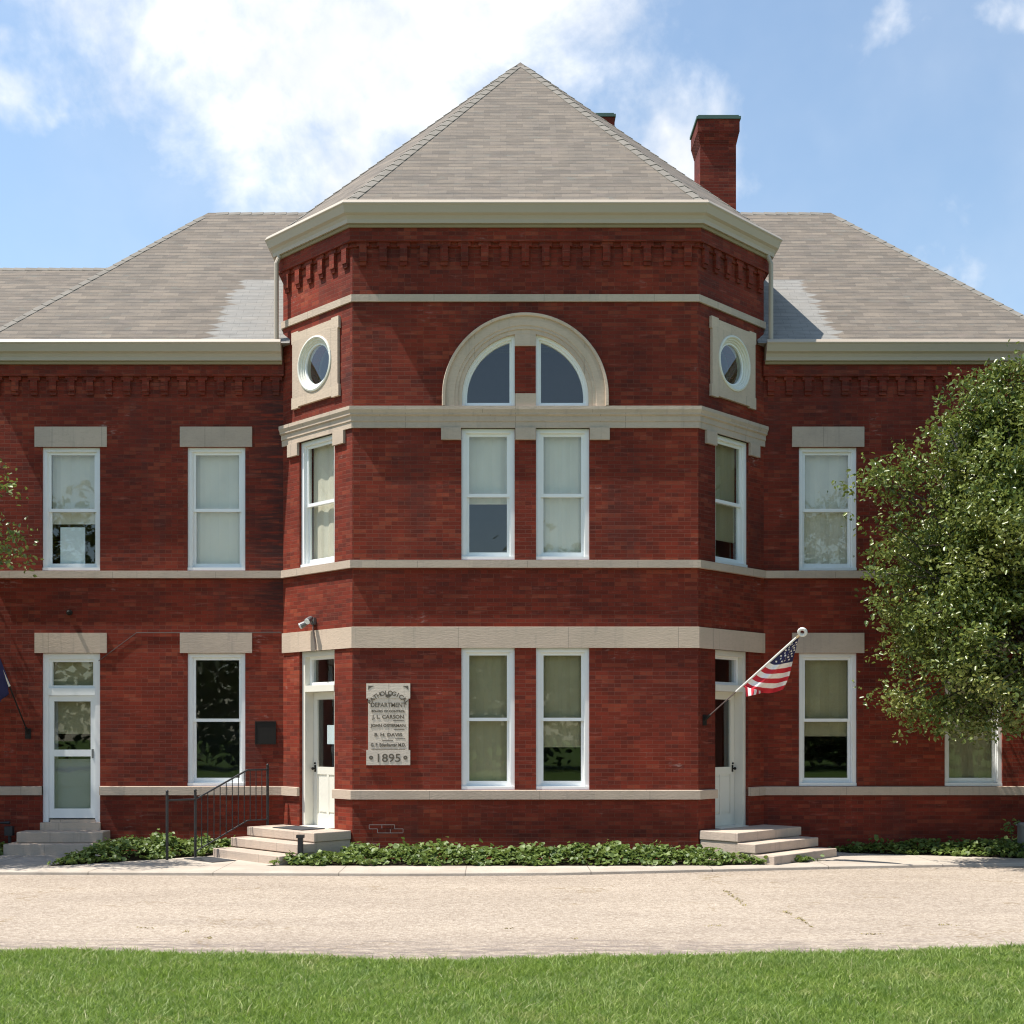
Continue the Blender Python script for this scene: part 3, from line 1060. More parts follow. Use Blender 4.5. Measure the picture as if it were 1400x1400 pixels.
def quarter_window(s):
    a, r, base = WX0, 1.058, zb1 - ZA
    K = 22

    def loop(a_, r_, b_):
        th = math.acos(a_ / r_)
        return [(a_, b_), (r_, b_)] + [(r_ * math.cos(th * i / K), r_ * math.sin(th * i / K)) for i in range(1, K + 1)]

    def ring(mb, lo, li, n0, n1):
        k = len(lo)
        vs = [FF(s * u, ZA + z, n) for n in (n0, n1) for u, z in lo + li]
        fs = []
        for i in range(k):
            j = (i + 1) % k
            fs += [(i, j, k + j, k + i), (2 * k + i, 3 * k + i, 3 * k + j, 2 * k + j), (i, 2 * k + i, 2 * k + j, j), (k + i, k + j, 3 * k + j, 3 * k + i)]
        mb.add(vs, fs)
    m = MB()
    l0, l1, l2 = loop(a - .002, r, base), loop(a + .05, r - .055, base + .05), loop(a + .085, r - .085, base + .085)
    ring(m, l0, l1, -.20, -.05)
    win = m.build('window', WHITE, bld)
    m = MB()
    ring(m, l1, l2, -.17, -.10)
    m.build('sash', WHITE, win)
    g_ = loop(a + .08, r - .08, base + .08)
    MB().prism(FF, [(s * u, ZA + z) for u, z in g_], -.138, -.133).build('pane', M['window_glass'], win)


quarter_window(-1)
quarter_window(1)
# --- round windows in stone panels
for F in (FL, FR):
    q, o, i_ = .67, .645, .47
    zc = 8.49
    out = [(-q, -q), (-i_, -q), (-i_, -o), (i_, -o), (i_, -q), (q, -q), (q, -i_), (o, -i_), (o, i_), (q, i_), (q, q), (i_, q), (i_, o), (-i_, o), (-i_, q), (-q, q), (-q, i_), (-o, i_), (-o, -i_), (-q, -i_)]
    pn = MB().prism(F, [(u, zc + z) for u, z in out], -.1, .05).build('stone_panel', lime, bld)
    cut(pn, MB().prism(F, [(.455 * math.cos(2 * math.pi * i / 48), zc + .455 * math.sin(2 * math.pi * i / 48)) for i in range(48)], -.3, .2))
    m = MB().rotsweep(F, 0, zc, [(.475, .048), (.472, .066), (.445, .074), (.43, .062), (.425, .040), (.40, .034), (.395, .014), (.372, .006), (.368, -.012), (.352, -.016), (.352, -.13), (.452, -.13)], 0, 2 * math.pi, 48, close=True)
    win = m.build('round_window', M['cream_paint'], bld, smooth=False)
    MB().prism(F, [(.34 * math.cos(2 * math.pi * i / 40), zc + .34 * math.sin(2 * math.pi * i / 40)) for i in range(40)], -.046, -.041).build('pane', M['window_glass'], win)
    MB().rotsweep(F, 0, zc, [(.356, -.028), (.352, -.014), (.334, -.016), (.330, -.050), (.350, -.060)], 0, 2 * math.pi, 48, close=True).build('sash', WHITE, win)

# --- doors
CREAM = M['cream_paint']


def panel_door(F, z0, z1, hinge, label=None):
    """painted door under a transom light, set deep in its opening; hinge = -1 / 1"""
    e = .003
    w = DW
    fr = MB()
    c = .085
    fr.box(F, -w - e, -w + c, z0, z1 + e, -.30, -.06)
    fr.box(F, w - c, w + e, z0, z1 + e, -.30, -.06)
    fr.box(F, -w + c, w - c, z1 - .09, z1 + e, -.30, -.062)
    zt_ = z0 + 2.36
    fr.box(F, -w + c, w - c, zt_, zt_ + .11, -.30, -.05)
    fr.box(F, -w + c, w - c, z0 - .003, z0 + .03, -.30, .06)
    frame = fr.build('door_frame', CREAM, bld)
    t0, t1 = zt_ + .11, z1 - .09
    sash_mb(F, -w + c, w - c, t0, t1, -.25, -.16, .055, .055, .05).build('transom_sash', WHITE, frame)
    MB().box(F, -w + c + .05, w - c - .05, t0 + .05, t1 - .045, -.21, -.205).build('transom_pane', M['window_glass'], frame)
    d = MB()
    a, b = -w + c + .004, w - c - .004
    d0, d1 = z0 + .032, zt_ - .004
    n0, n1 = -.275, -.235
    st = .115
    zl = d0 + 1.02
    d.box(F, a, a + st, d0, d1, n0, n1)
    d.box(F, b - st, b, d0, d1, n0, n1)
    d.box(F, a + st, b - st, d1 - .13, d1, n0, n1 - .001)
    d.box(F, a + st, b - st, zl - .13, zl, n0, n1 - .001)
    d.box(F, a + st, b - st, d0, d0 + .2, n0, n1 - .001)
    d.box(F, a + st, b - st, d0 + .2, zl - .13, n0, n1 - .02)
    mid = (a + b) / 2
    for u0, u1 in ((a + st + .035, mid - .035), (mid + .035, b - st - .035)):
        d.box(F, u0, u1, d0 + .24, zl - .17, n0, n1 - .006)
    d.box(F, mid - .03, mid + .03, d0 + .2, zl - .13, n0, n1 - .002)
    door = d.build('door', CREAM, bld)
    MB().box(F, a + st - .004, b - st + .004, zl - .004, d1 - .126, -.262, -.256).build('pane', M['window_glass'], door)
    hu = (a + st / 2) if hinge > 0 else (b - st / 2)
    hd = MB().box(F, hu - .022, hu + .022, zl - .09, zl + .03, n1, n1 + .008)
    p = F(hu, zl - .03, n1 + .055)
    hd.tube([F(hu, zl - .03, n1), p], .012)
    hd.ball(p, .026)
    hd.ball(F(hu, zl + .06, n1 + .012), .018)
    hd.build('handle', M['bronze'], door)
    return door


ld = panel_door(FL, .50, ZL1[0], 1)
rd = panel_door(FR, .50, ZL1[0], -1)
# notice taped inside the left door's glass
MB().box(FL, -.06, .17, 1.95, 2.28, -.2715, -.2700).build('notice_sheet', M['paper'], ld)


def storm_door(F, uc, z0, z1):
    e = .003
    w = WH
    fr = MB()
    c = .10
    fr.box(F, uc - w - e, uc - w + c, z0 + .0, z1 + e, -.26, -.045)
    fr.box(F, uc + w - c, uc + w + e, z0 + .0, z1 + e, -.26, -.045)
    fr.box(F, uc - w + c, uc + w - c, z1 - .10, z1 + e, -.26, -.047)
    zt_ = z0 + 2.255
    fr.box(F, uc - w + c, uc + w - c, zt_, zt_ + .13, -.26, -.03)
    frame = fr.build('door_frame', WHITE, bld)
    t0, t1 = zt_ + .13, z1 - .10
    sash_mb(F, uc - w + c, uc + w - c, t0, t1, -.17, -.09, .05, .05, .05).build('transom_sash', WHITE, frame)
    MB().box(F, uc - w + c + .045, uc + w - c - .045, t0 + .045, t1 - .045, -.13, -.125).build('transom_pane', M['window_glass'], frame)
    MB().box(F, uc - w + c, uc + w - c, t0, t1, -.256, -.25).build('transom_blind', M['olive_blind'], frame)
    a, b = uc - w + c + .003, uc + w - c - .003
    d0, d1 = z0 + .07, zt_ - .004
    d = sash_mb(F, a, b, d0, d1, -.10, -.065, .085, .17, .10)
    zm = d0 + 1.10
    d.box(F, a + .085, b - .085, zm, zm + .12, -.10, -.068)
    door = d.build('storm_door', WHITE, bld)
    MB().box(F, a + .08, b - .08, zm + .115, d1 - .095, -.085, -.081).build('pane', M['window_glass'], door)
    MB().box(F, a + .08, b - .08, d0 + .165, zm + .005, -.085, -.081).build('pane', M['window_glass'], door)
    hd = MB().box(F, b - .06, b - .03, zm - .03, zm + .13, -.065, -.045)
    hd.build('handle', M['metal_grey'], door)
    inner = MB().box(F, a, b, d0, d0 + 1.05, -.25, -.22)
    inner.box(F, a + .10, b - .10, d0 + .12, d0 + .48, -.22, -.212)
    inner.box(F, a + .10, b - .10, d0 + .56, d0 + .96, -.22, -.212)
    inner.box(F, a, a + .1, d0 + 1.05, d1, -.25, -.22)
    inner.box(F, b - .1, b, d0 + 1.05, d1, -.25, -.22)
    inner.box(F, a + .1, b - .1, d1 - .1, d1, -.25, -.22)
    idr = inner.build('inner_door', M['grey_panel'], bld)
    MB().box(F, a + .1, b - .1, d0 + 1.50, d1 - .1, -.248, -.243).build('door_blind', M['olive_blind'], idr)


storm_door(FW, WU[0], .555, ZL1[0])
th = MB().box(FW, WU[0] - .53, WU[0] + .53, .42, .552, -.3, .06)
th.box(FW, WU[0] - .38, WU[0] + .42, .553, .60, -.2, -.02)
th.build('door_sill', lime, bld)

# --- patches of fresh pale mortar in the plinth of the bay
pm = MB()


def repoint(u0, z0, rows):
    for r, (off, nb) in enumerate(rows):
        zz = z0 - r * .0675
        t = .008
        pm.box(FF, u0 + off, u0 + off + nb * .212, zz - t, zz, -.01, .002)
        pm.box(FF, u0 + off, u0 + off + nb * .212, zz - .0675 - t, zz - .0675 - .0002, -.01, .002 + .0004 * r)
        for b in range(nb + 1):
            pm.box(FF, u0 + off + b * .212 - t / 2, u0 + off + b * .212 + t / 2, zz - .0675, zz - t, -.01, .0015)


repoint(-2.60, .62, [(0, 2), (.14, 2)])
repoint(-2.85, .30, [(0, 2)])
pm.build('mortar_patch', M['pale_mortar'], bld)
# thin cable clipped to the left wing
MB().tube([FW(-7.55, 3.42, .012), FW(-6.87, 3.925, .012), FW(-4.3, 3.93, .012)], .007, 6).build('cable', M['cable'], bld)

# ------------------------------------------------------------------ carved date stone


def text_faces(txt, size, bold=0.0):
    cu = bpy.data.curves.new('lettering', 'FONT')
    cu.body = txt
    cu.size = size
    cu.align_x = 'CENTER'
    cu.extrude = .002
    cu.offset = bold
    cu.resolution_u = 3
    o = bpy.data.objects.new('lettering', cu)
    COL.objects.link(o)
    bpy.context.view_layer.update()
    dg = bpy.context.evaluated_depsgraph_get()
    me = bpy.data.meshes.new_from_object(o.evaluated_get(dg))
    vs = [tuple(v.co) for v in me.vertices]
    fs = [tuple(p.vertices) for p in me.polygons]
    bpy.data.objects.remove(o)
    bpy.data.curves.remove(cu)
    bpy.data.meshes.remove(me)
    return vs, fs


ts = thing('inscription_stone', FF(-2.28, 1.61, 0), 'pale carved inscription stone dated 1895 set in the bay wall beside the left door', 'inscription')
tb = MB()
uc = -2.28
hw = .335
tb.box(FF, uc - hw, uc + hw, 1.863, 2.717, -.05, .030)
tb.box(FF, uc - .365, uc + .365, 1.61, 1.862, -.05, .036)
tb.box(FF, uc - .365, uc + .365, 2.718, 2.97, -.05, .036)
tb.build('slab', M['plaque_stone'], ts)


def write(txt, z, size, width=None, n=.0325, bold=.0015):
    vs, fs = text_faces(txt, size, bold)
    xs = [v[0] for v in vs]
    sx = (width / (max(xs) - min(xs))) if width else 1.0
    MB().add([FF(uc + v[0] * sx, z + v[1], n + v[2]) for v in vs], fs).build('lettering', M['carving_dark'], ts)


def arc_write(txt, zc, r, size, a0, a1, n):
    tx_ = MB()
    for i, ch in enumerate(txt):
        a = math.radians(a0 + (a1 - a0) * i / (len(txt) - 1))
        vs, fs = text_faces(ch, size, .0015)
        out = []
        for x, y, zz in vs:
            rr = r + y
            out.append(FF(uc + rr * math.sin(a) + x * math.cos(a), zc + rr * math.cos(a) - x * math.sin(a), n + zz))
        tx_.add(out, fs)
    tx_.build('lettering', M['carving_dark'], ts)


arc_write('PATHOLOGICAL', 2.43, .345, .105, -54, 54, .0385)
write('DEPARTMENT', 2.575, .105, .58)
write('BOARD OF CONTROL', 2.49, .05, .56)
write('J. L. CARSON', 2.385, .085, .53)
write('JOHN OSTERMAN', 2.245, .07, .58)
write('B. H. DAVIS', 2.09, .075, .46)
write('G. F. Edenharter M.D.', 1.92, .08, .58)
write('1895', 1.665, .19, .38, n=.0385, bold=.002)
for s in (-1, 1):
    tx = MB()
    for k_ in range(8):
        a = k_ * math.pi / 4
        tx.prism(FF, [(uc + s * .285 + .022 * math.cos(a) + .014 * math.cos(b * math.pi / 4), 1.735 + .022 * math.sin(a) + .014 * math.sin(b * math.pi / 4)) for b in range(8)], .036, .0385 + .0002 * k_)
    tx.build('rosette', M['carving_dark'], ts)
    # leaf sprigs in the top corners
    MB().prism(FF, [(uc + s * .33, 2.93), (uc + s * .24, 2.925), (uc + s * .29, 2.90), (uc + s * .335, 2.86)], .036, .039).build('carved_sprig', M['carving_dark'], ts)
MB().prism(FF, [(uc - .05, 2.755), (uc - .02, 2.785), (uc + .03, 2.785), (uc + .06, 2.765), (uc + .02, 2.735), (uc - .02, 2.73)], .036, .039).build('carved_sprig', M['carving_dark'], ts)
for z, u0, u1 in ((2.345, .08, .26), (2.20, .10, .27), (2.045, .12, .28), (2.015, -.1, .08), (1.87, -.28, .28)):
    MB().box(FF, uc + u0, uc + u1, z, z + .010, .030, .0325).build('carved_rule', M['carving_dark'], ts)

# ------------------------------------------------------------------ steps, rails and mats


def stone_stoop(F, s, label):
    """three risers down from a bay door, running square to the canted wall"""
    root = thing('stone_steps', F(0, 0, .7), label, 'steps', 'stone steps at the canted doors')
    W = .97
    z2, z1_, z0_ = .52, .355, .19
    m = MB().box(F, -W, W, z2 - .15, z2, .01, .77)
    m.build('landing', M['step_stone'], root)
    MB().box(F, -W + .02, W - .02, -.02, z2 - .153, .01, .75).build('landing_base', M['step_stone'], root)
    MB().box(F, -W, W, z1_ - .15, z1_, .752, 1.10).build('tread', M['step_stone'], root)
    MB().box(F, -W, W, z0_ - .17, z0_, 1.0, 1.45).build('tread', M['step_stone'], root)
    MB().box(F, -W + .03, W - .03, 0, z1_ - .153, .751, .999).build('step_base', M['step_stone'], root)
    return root


def bevelled(root):
    for ob in root.children:
        md = ob.modifiers.new('bevel', 'BEVEL')
        md.width = .012
        md.segments = 2
        md.limit_method = 'ANGLE'


bevelled(stone_stoop(FL, -1, 'sunlit pale stone steps with a black mat at the left white door of the bay'))
bevelled(stone_stoop(FR, 1, 'shaded pale stone steps at the right white door below the striped flag'))
ds = thing('stone_steps', (WU[0], YW - .3, 0), 'low weathered grey stone step block under the white storm door', 'steps')
MB().box(FW, WU[0] - .78, WU[0] + .72, .235, .42, .062, .50).build('tread', glime, ds)
MB().box(FW, WU[0] - .90, WU[0] + .75, .0, .232, .06, .78).build('tread', glime, ds)
bevelled(ds)

mt = MB().box(FL, -.42, .42, .524, .536, .14, .62)
tag(mt.build('door_mat', M['dark_mat']), 'dark grey mat lying on the top landing at the left bay door', 'mat')
mt = MB().box(FL, -.98, -.1, KZ + .001, KZ + .011, 1.56, 2.0)
tag(mt.build('door_mat', M['dark_mat']), 'dark grey mat lying on the path before the bottom step of the sunlit steps', 'mat')

rl = thing('iron_railing', FL(-1.03, 0, 1.2), 'black iron stair railing with thin balusters beside the left steps', 'railing')
RU = -1.03
posts = [(.30, .50, 1.56), (1.75, 0, 1.16), (2.28, 0, 1.16)]
for p, z0, z1 in posts:
    m = MB().box(Frame(*FL(RU, 0, p)[:2], FL.U.x, FL.U.y), -.017, .017, z0, z1, -.017, .017)
    m.ball(FL(RU, z1 + .018, p), .026)
    m.build('post', M['black_iron'], rl)
iron = M['black_iron']
tr_ = [FL(RU, 1.50, .28), FL(RU, 1.50, .72), FL(RU, 1.03, 1.75), FL(RU, 1.03, 2.30)]
MB().tube(tr_, .017, 8).build('top_rail', iron, rl)
br_ = [FL(RU, .62, .30), FL(RU, .62, .72), FL(RU, .15, 1.75)]
MB().tube(br_, .013, 8).build('bottom_rail', iron, rl)
for k_ in range(1, 12):
    p = .30 + 1.45 * k_ / 12
    f = 0 if p < .72 else (p - .72) / 1.03
    zt_, zb_ = 1.50 - .47 * f, .62 - .47 * f
    MB().tube([FL(RU, zb_, p), FL(RU, zt_, p)], .008, 6).build('baluster', iron, rl)

ip = MB().box(Frame(*FL(.98, 0, 1.05)[:2], 1, 0), -.04, .04, 0, .46, -.04, .04)
ip.box(Frame(*FL(.98, 0, 1.05)[:2], 1, 0), -.06, .06, .46, .51, -.06, .06)
tag(ip.build('iron_post', iron), 'short black iron post in the ivy beside the left steps', 'post')

# ------------------------------------------------------------------ small fixtures on the walls
pl = thing('bronze_plaque', FW(-4.62, 2.12, 0), 'dark square bronze plaque on the left wing wall above the railing', 'plaque')
px0 = -4.58
MB().box(FW, px0 - .17, px0 + .17, 1.96, 2.33, -.01, .022).build('plate', M['bronze'], pl)
m = MB()
for a in ((px0 - .185, px0 + .185, 2.331, 2.35), (px0 - .185, px0 + .185, 1.94, 1.959)):
    m.box(FW, a[0], a[1], a[2], a[3], -.01, .03)
for a in (px0 - .185, px0 + .171):
    m.box(FW, a, a + .014, 1.96, 2.33, -.01, .03)
m.build('rim', M['bronze'], pl)

fl = thing('flood_light', FL(-.08, 3.95, 0), 'twin head security floodlight above the left bay door', 'floodlight')
fz = 4.07
fu = -.06
MB().box(FL, fu - .05, fu + .05, fz - .06, fz + .06, -.01, .05).build('base_plate', M['metal_grey'], fl)
for du, dz in ((-.075, -.02), (.045, .05)):
    h = MB()
    c0 = Vector(FL(fu, fz, .06))
    c1 = Vector(FL(fu + du, fz + dz, .10))
    c2 = Vector(FL(fu + du * 1.7, fz + dz - .07, .21))
    h.tube([c0, c1], .014)
    h.tube([c1, c1.lerp(c2, .35), c2], .036, 12, .058)
    lh = h.build('lamp_head', M['metal_grey'], fl)
    ax = (c2 - c1).normalized()
    MB().tube([c2 - ax * .004, c2 + ax * .010], .052, 12).build('lens', M['white_board'], lh)
MB().tube([FL(fu, fz - .06, .03), FL(fu + .02, 3.93, .05), FL(fu + .08, 3.70, .05), FL(fu + .09, 3.57, .05)], .010, 6).build('cord', M['cable'], fl)

wf = thing('wall_fixture', FW(-8.05, 4.28, 0), 'small round dark fixture on the brick between the two left windows above the storm door', 'fixture')
MB().tube([FW(-8.06, 4.28, 0), FW(-8.06, 4.28, .05)], .05, 12).build('base', M['bronze'], wf)
MB().ball(FW(-8.06, 4.28, .07), .035).build('button', M['bronze'], wf)

gm = thing('utility_meter', (-9.2, 22.0, 0), 'small dark utility meter with pipes at the foot of the left wing wall', 'meter')
MB().box(Frame(-9.05, 21.98, 1, 0), -.07, .07, .34, .50, -.05, .05).build('body', M['black_iron'], gm)
MB().tube([(-9.05, 22.0, .0), (-9.05, 22.0, .34)], .03).build('pipe', M['black_iron'], gm)
MB().tube([(-9.30, 22.0, .0), (-9.30, 22.0, .56), (-9.05, 22.0, .56)], .03).build('pipe', M['black_iron'], gm)

ub = thing('utility_box', (8.62, 21.2, 0), 'grey metal utility box in the ivy at the right edge under the tree', 'box')
Fb = Frame(8.75, 21.2, 1, 0)
MB().box(Fb, -.30, .30, .05, .56, -.22, .22).build('body', M['box_grey'], ub)
MB().box(Fb, -.33, .33, .561, .61, -.25, .25).build('lid', M['box_grey'], ub)
m = MB()
for i in range(5):
    m.box(Fb, -.24, .24, .16 + i * .07, .19 + i * .07, .22, .232)
m.build('louvre', M['box_grey'], ub)

wb = MB().box(FW, WU[0] - .26, WU[0] + .18, ZS2[1] + .10, ZS2[1] + .80, -.225, -.205)
tag(wb.build('white_board', M['white_board']), 'white board leaning inside the upper left window', 'board')

# ------------------------------------------------------------------ flags


def flag_grid(m, fn, ns, nt_, colour):
    base = len(m.v)
    vs = [tuple(fn(i / ns, j / nt_)) for i in range(ns + 1) for j in range(nt_ + 1)]
    m.v += vs
    for i in range(ns):
        for j in range(nt_):
            a = base + i * (nt_ + 1) + j
            m.f.append((a, a + 1, a + nt_ + 2, a + nt_ + 1))
            m.mi.append(colour((i + .5) / ns, (j + .5) / nt_))


pole_b = Vector(FR(-HC + .17, 2.36, 0))
pole_dir = (FR.N + Vector((0, 0, .735))).normalized()
pole_e = pole_b + pole_dir * 2.20
us = thing('flag_on_pole', FR(-HC + .17, 2.2, 0), 'striped flag with starry blue canton drooping from a pole by the right door', 'flag')
pm_ = MB().tube([pole_b, pole_b + pole_dir * .80], .010, 10)
pm_.build('pole', M['cable'], us)
MB().tube([pole_b + pole_dir * .78, pole_e], .017, 10).build('pole_sleeve', M['pole_white'], us)
MB().tube([pole_e - pole_dir * .02, pole_e + pole_dir * .05], .022, 10).build('pole_collar', M['brass'], us)
fin = MB()
cc = pole_e + pole_dir * .11
sd = pole_dir.cross(Vector((0, 1, 0))).normalized()
fin.tube([cc + (pole_dir * math.cos(a) + sd * math.sin(a)) * .055 for a in [2 * math.pi * i / 16 for i in range(17)]], .026, 8)
fin.build('finial', M['pole_white'], us)
bk = MB().box(Frame(*FR(-HC + .17, 0, 0)[:2], FR.U.x, FR.U.y), -.05, .05, 2.27, 2.45, -.01, .015)
bk.tube([pole_b, pole_b + pole_dir * .14], .026, 10)
bk.build('bracket', M['bronze'], us)


def polept(px):
    """point on the pole seen at photo column px"""
    lo_, hi_ = 0.0, 2.5
    for _ in range(40):
        t = (lo_ + hi_) / 2
        p = pole_b + pole_dir * t
        x = 678 + (p.x - CX) * FPX / p.y
        if x < px:
            lo_ = t
        else:
            hi_ = t
    return pole_b + pole_dir * lo_


A0, A1 = polept(1088), polept(1015)


def flag_main(s, t):
    p = A0.lerp(A1, s)
    # free edge: hangs from the top of the hoist, blown in towards the wall
    ex = [(1093, 868), (1089, 885), (1083, 904), (1077, 924), (1069, 943)]
    f = s * 4
    i = min(3, int(f))
    f -= i
    ex_ = (ex[i][0] * (1 - f) + ex[i + 1][0] * f, ex[i][1] * (1 - f) + ex[i + 1][1] * f)
    d0 = p.y
    r = wpt(ex_[0], ex_[1], d0 + .02)
    q = p.lerp(r, t)
    q.z -= (.10 * s * math.sin(math.pi * min(1, t * 1.05)) * (1 - .25 * t))
    ph = 3.0 * s
    q.y += (.075 * math.sin(t * 8.5 + ph) + .03 * math.sin(t * 19 + ph * 2)) * (0.25 + s) * min(1, t * 5)
    q.z += .018 * math.sin(t * 8.5 + ph + 1.2) * s * min(1, t * 5)
    return q


def col_main(s, t):
    if s < .50 and t < 1.1:
        return 2
    k_ = int((s - .50) / .50 * 6)
    return 1 if k_ % 2 == 0 else 0


fm = MB()
flag_grid(fm, flag_main, 48, 26, col_main)
B0, B1 = flag_main(.985, .03), flag_main(.985, .52)


def flag_tail(s, t):
    top = B0.lerp(B1, t)
    sag = flag_main(.985, .03 + .49 * t)
    top = Vector((sag.x, sag.y - .02, sag.z + .01))
    bot = wpt(1020 + 23 * t, 953 - 6 * t, top.y - .02)
    q = top.lerp(bot, s)
    q.y += .03 * math.sin(t * 16) * s - .02
    return q


flag_grid(fm, flag_tail, 10, 21, lambda s, t: 0 if int(t * 7) % 2 == 0 else 1)
fl_o = fm.build('flag_cloth', [M['flag_red'], M['flag_white'], M['flag_blue']], us, smooth=True, recalc=False, uv=False)
sm = fl_o.modifiers.new('thickness', 'SOLIDIFY')
sm.thickness = .003
st_ = MB()
for i in range(7):
    for j in range(4):
        s, t = .13 + .052 * i, .22 + .2 * j + (.1 if i % 2 else 0)
        if t > .92:
            continue
        p = flag_main(s, t)
        nx = (flag_main(s + .01, t) - p).cross(flag_main(s, t + .01) - p).normalized()
        if nx.y > 0:
            nx = -nx
        p = p + nx * .007
        e1 = (flag_main(s, t + .01) - flag_main(s, t)).normalized()
        e2 = nx.cross(e1)
        R1 = .024
        st_.add([p + (e1 * math.cos(a) + e2 * math.sin(a)) * (R1 if k_ % 2 == 0 else R1 * .42) for k_, a in enumerate([math.pi / 5 * q for q in range(10)])], [tuple(range(10))])
st_.build('star', M['flag_white'], fl_o, recalc=False, uv=False)['kind'] = 'stuff'

# dark blue flag at the left edge of the picture
b2 = Vector(FW(-8.80, 2.13, 0))
dir2 = Vector((0, -1, 1.0)).normalized()
dir2 = Vector((-.03, -1, 1.02)).normalized()
e2_ = b2 + dir2 * 2.5
lf = thing('flag_on_pole', FW(-8.80, 2.0, 0), 'plain dark blue flag hanging from a pole left of the storm door', 'flag')
MB().tube([b2, b2 + dir2 * 1.15], .013, 10).build('pole', M['bronze'], lf)
MB().tube([b2 + dir2 * 1.15, e2_], .021, 10).build('pole_sleeve', M['pole_white'], lf)
bk = MB().box(Frame(b2.x, b2.y, 1, 0), -.05, .05, 2.04, 2.22, -.01, .02)
bk.tube([b2, b2 + dir2 * .14], .026, 10)
bk.build('bracket', M['bronze'], lf)
fb = MB()


def flag_blue_fn(s, t):
    p = b2 + dir2 * (2.35 - 1.15 * s)
    q = p + Vector((.03, 0, 0)) + Vector((-.20 + .02 * s, .28 - .1 * s, -.62 + .30 * s)) * t
    q.x += .05 * math.sin(t * 9 + s * 3) * t
    q.y += .06 * math.sin(t * 7 + s * 5) * t
    return q


flag_grid(fb, flag_blue_fn, 24, 20, lambda s, t: 0)
bf = fb.build('flag_cloth', M['flag_blue'], lf, smooth=True, recalc=False, uv=False)
bf.modifiers.new('thickness', 'SOLIDIFY').thickness = .003

# ------------------------------------------------------------------ vegetation


def fast_mesh(name, verts, nper, faces, mat, parent=None, org=(0, 0, 0)):
    """verts (N*nper,3); the face pattern 'faces' is repeated for every group"""
    N = len(verts) // nper
    me = bpy.data.meshes.new(name)
    me.vertices.add(len(verts))
    o = np.array(org, 'f')
    me.vertices.foreach_set('co', (verts - o).astype('f').ravel())
    lt = [len(f) for f in faces]
    idx = np.concatenate([np.array(f) for f in faces])
    allidx = (idx[None, :] + (np.arange(N) * nper)[:, None]).ravel()
    tot = np.tile(np.array(lt), N)
    me.loops.add(len(allidx))
    me.loops.foreach_set('vertex_index', allidx.astype('i'))
    me.polygons.add(len(tot))
    st = np.concatenate([[0], np.cumsum(tot)[:-1]])
    me.polygons.foreach_set('loop_start', st.astype('i'))
    me.polygons.foreach_set('loop_total', tot.astype('i'))
    me.update(calc_edges=True)
    me.validate()
    me.materials.append(mat)
    ob = bpy.data.objects.new(name, me)
    COL.objects.link(ob)
    ORG[ob.name] = Vector(org)
    if parent is not None:
        ob.parent = parent
    else:
        ob.location = org
    return ob


def leaves(cent, size, flat=.5, droop=None, wide=.6):
    """folded leaf (6 verts, 4 faces) at each centre with random heading"""
    N = len(cent)
    nrm = RNG.normal(size=(N, 3))
    nrm[:, 2] = np.abs(nrm[:, 2]) + flat
    nrm /= np.linalg.norm(nrm, axis=1, keepdims=True)
    d = RNG.normal(size=(N, 3))
    if droop is not None:
        d[:, 2] -= droop
    d -= nrm * (d * nrm).sum(1, keepdims=True)
    d /= np.linalg.norm(d, axis=1, keepdims=True)
    s = np.cross(nrm, d)
    L = (size * RNG.uniform(.65, 1.25, N))[:, None]
    W = L * wide * RNG.uniform(.8, 1.15, N)[:, None]
    fold = nrm * L * .12
    v = np.stack([cent - d * L * .5, cent - d * L * .12 + s * W * .5 + fold, cent + d * L * .22 + s * W * .38 + fold * .8,
                  cent + d * L * .5 - fold * .6, cent + d * L * .22 - s * W * .38 + fold * .8, cent - d * L * .12 - s * W * .5 + fold], 1)
    return v.reshape(-1, 3)


LEAF_F = [(0, 1, 2, 3), (0, 3, 4, 5)]


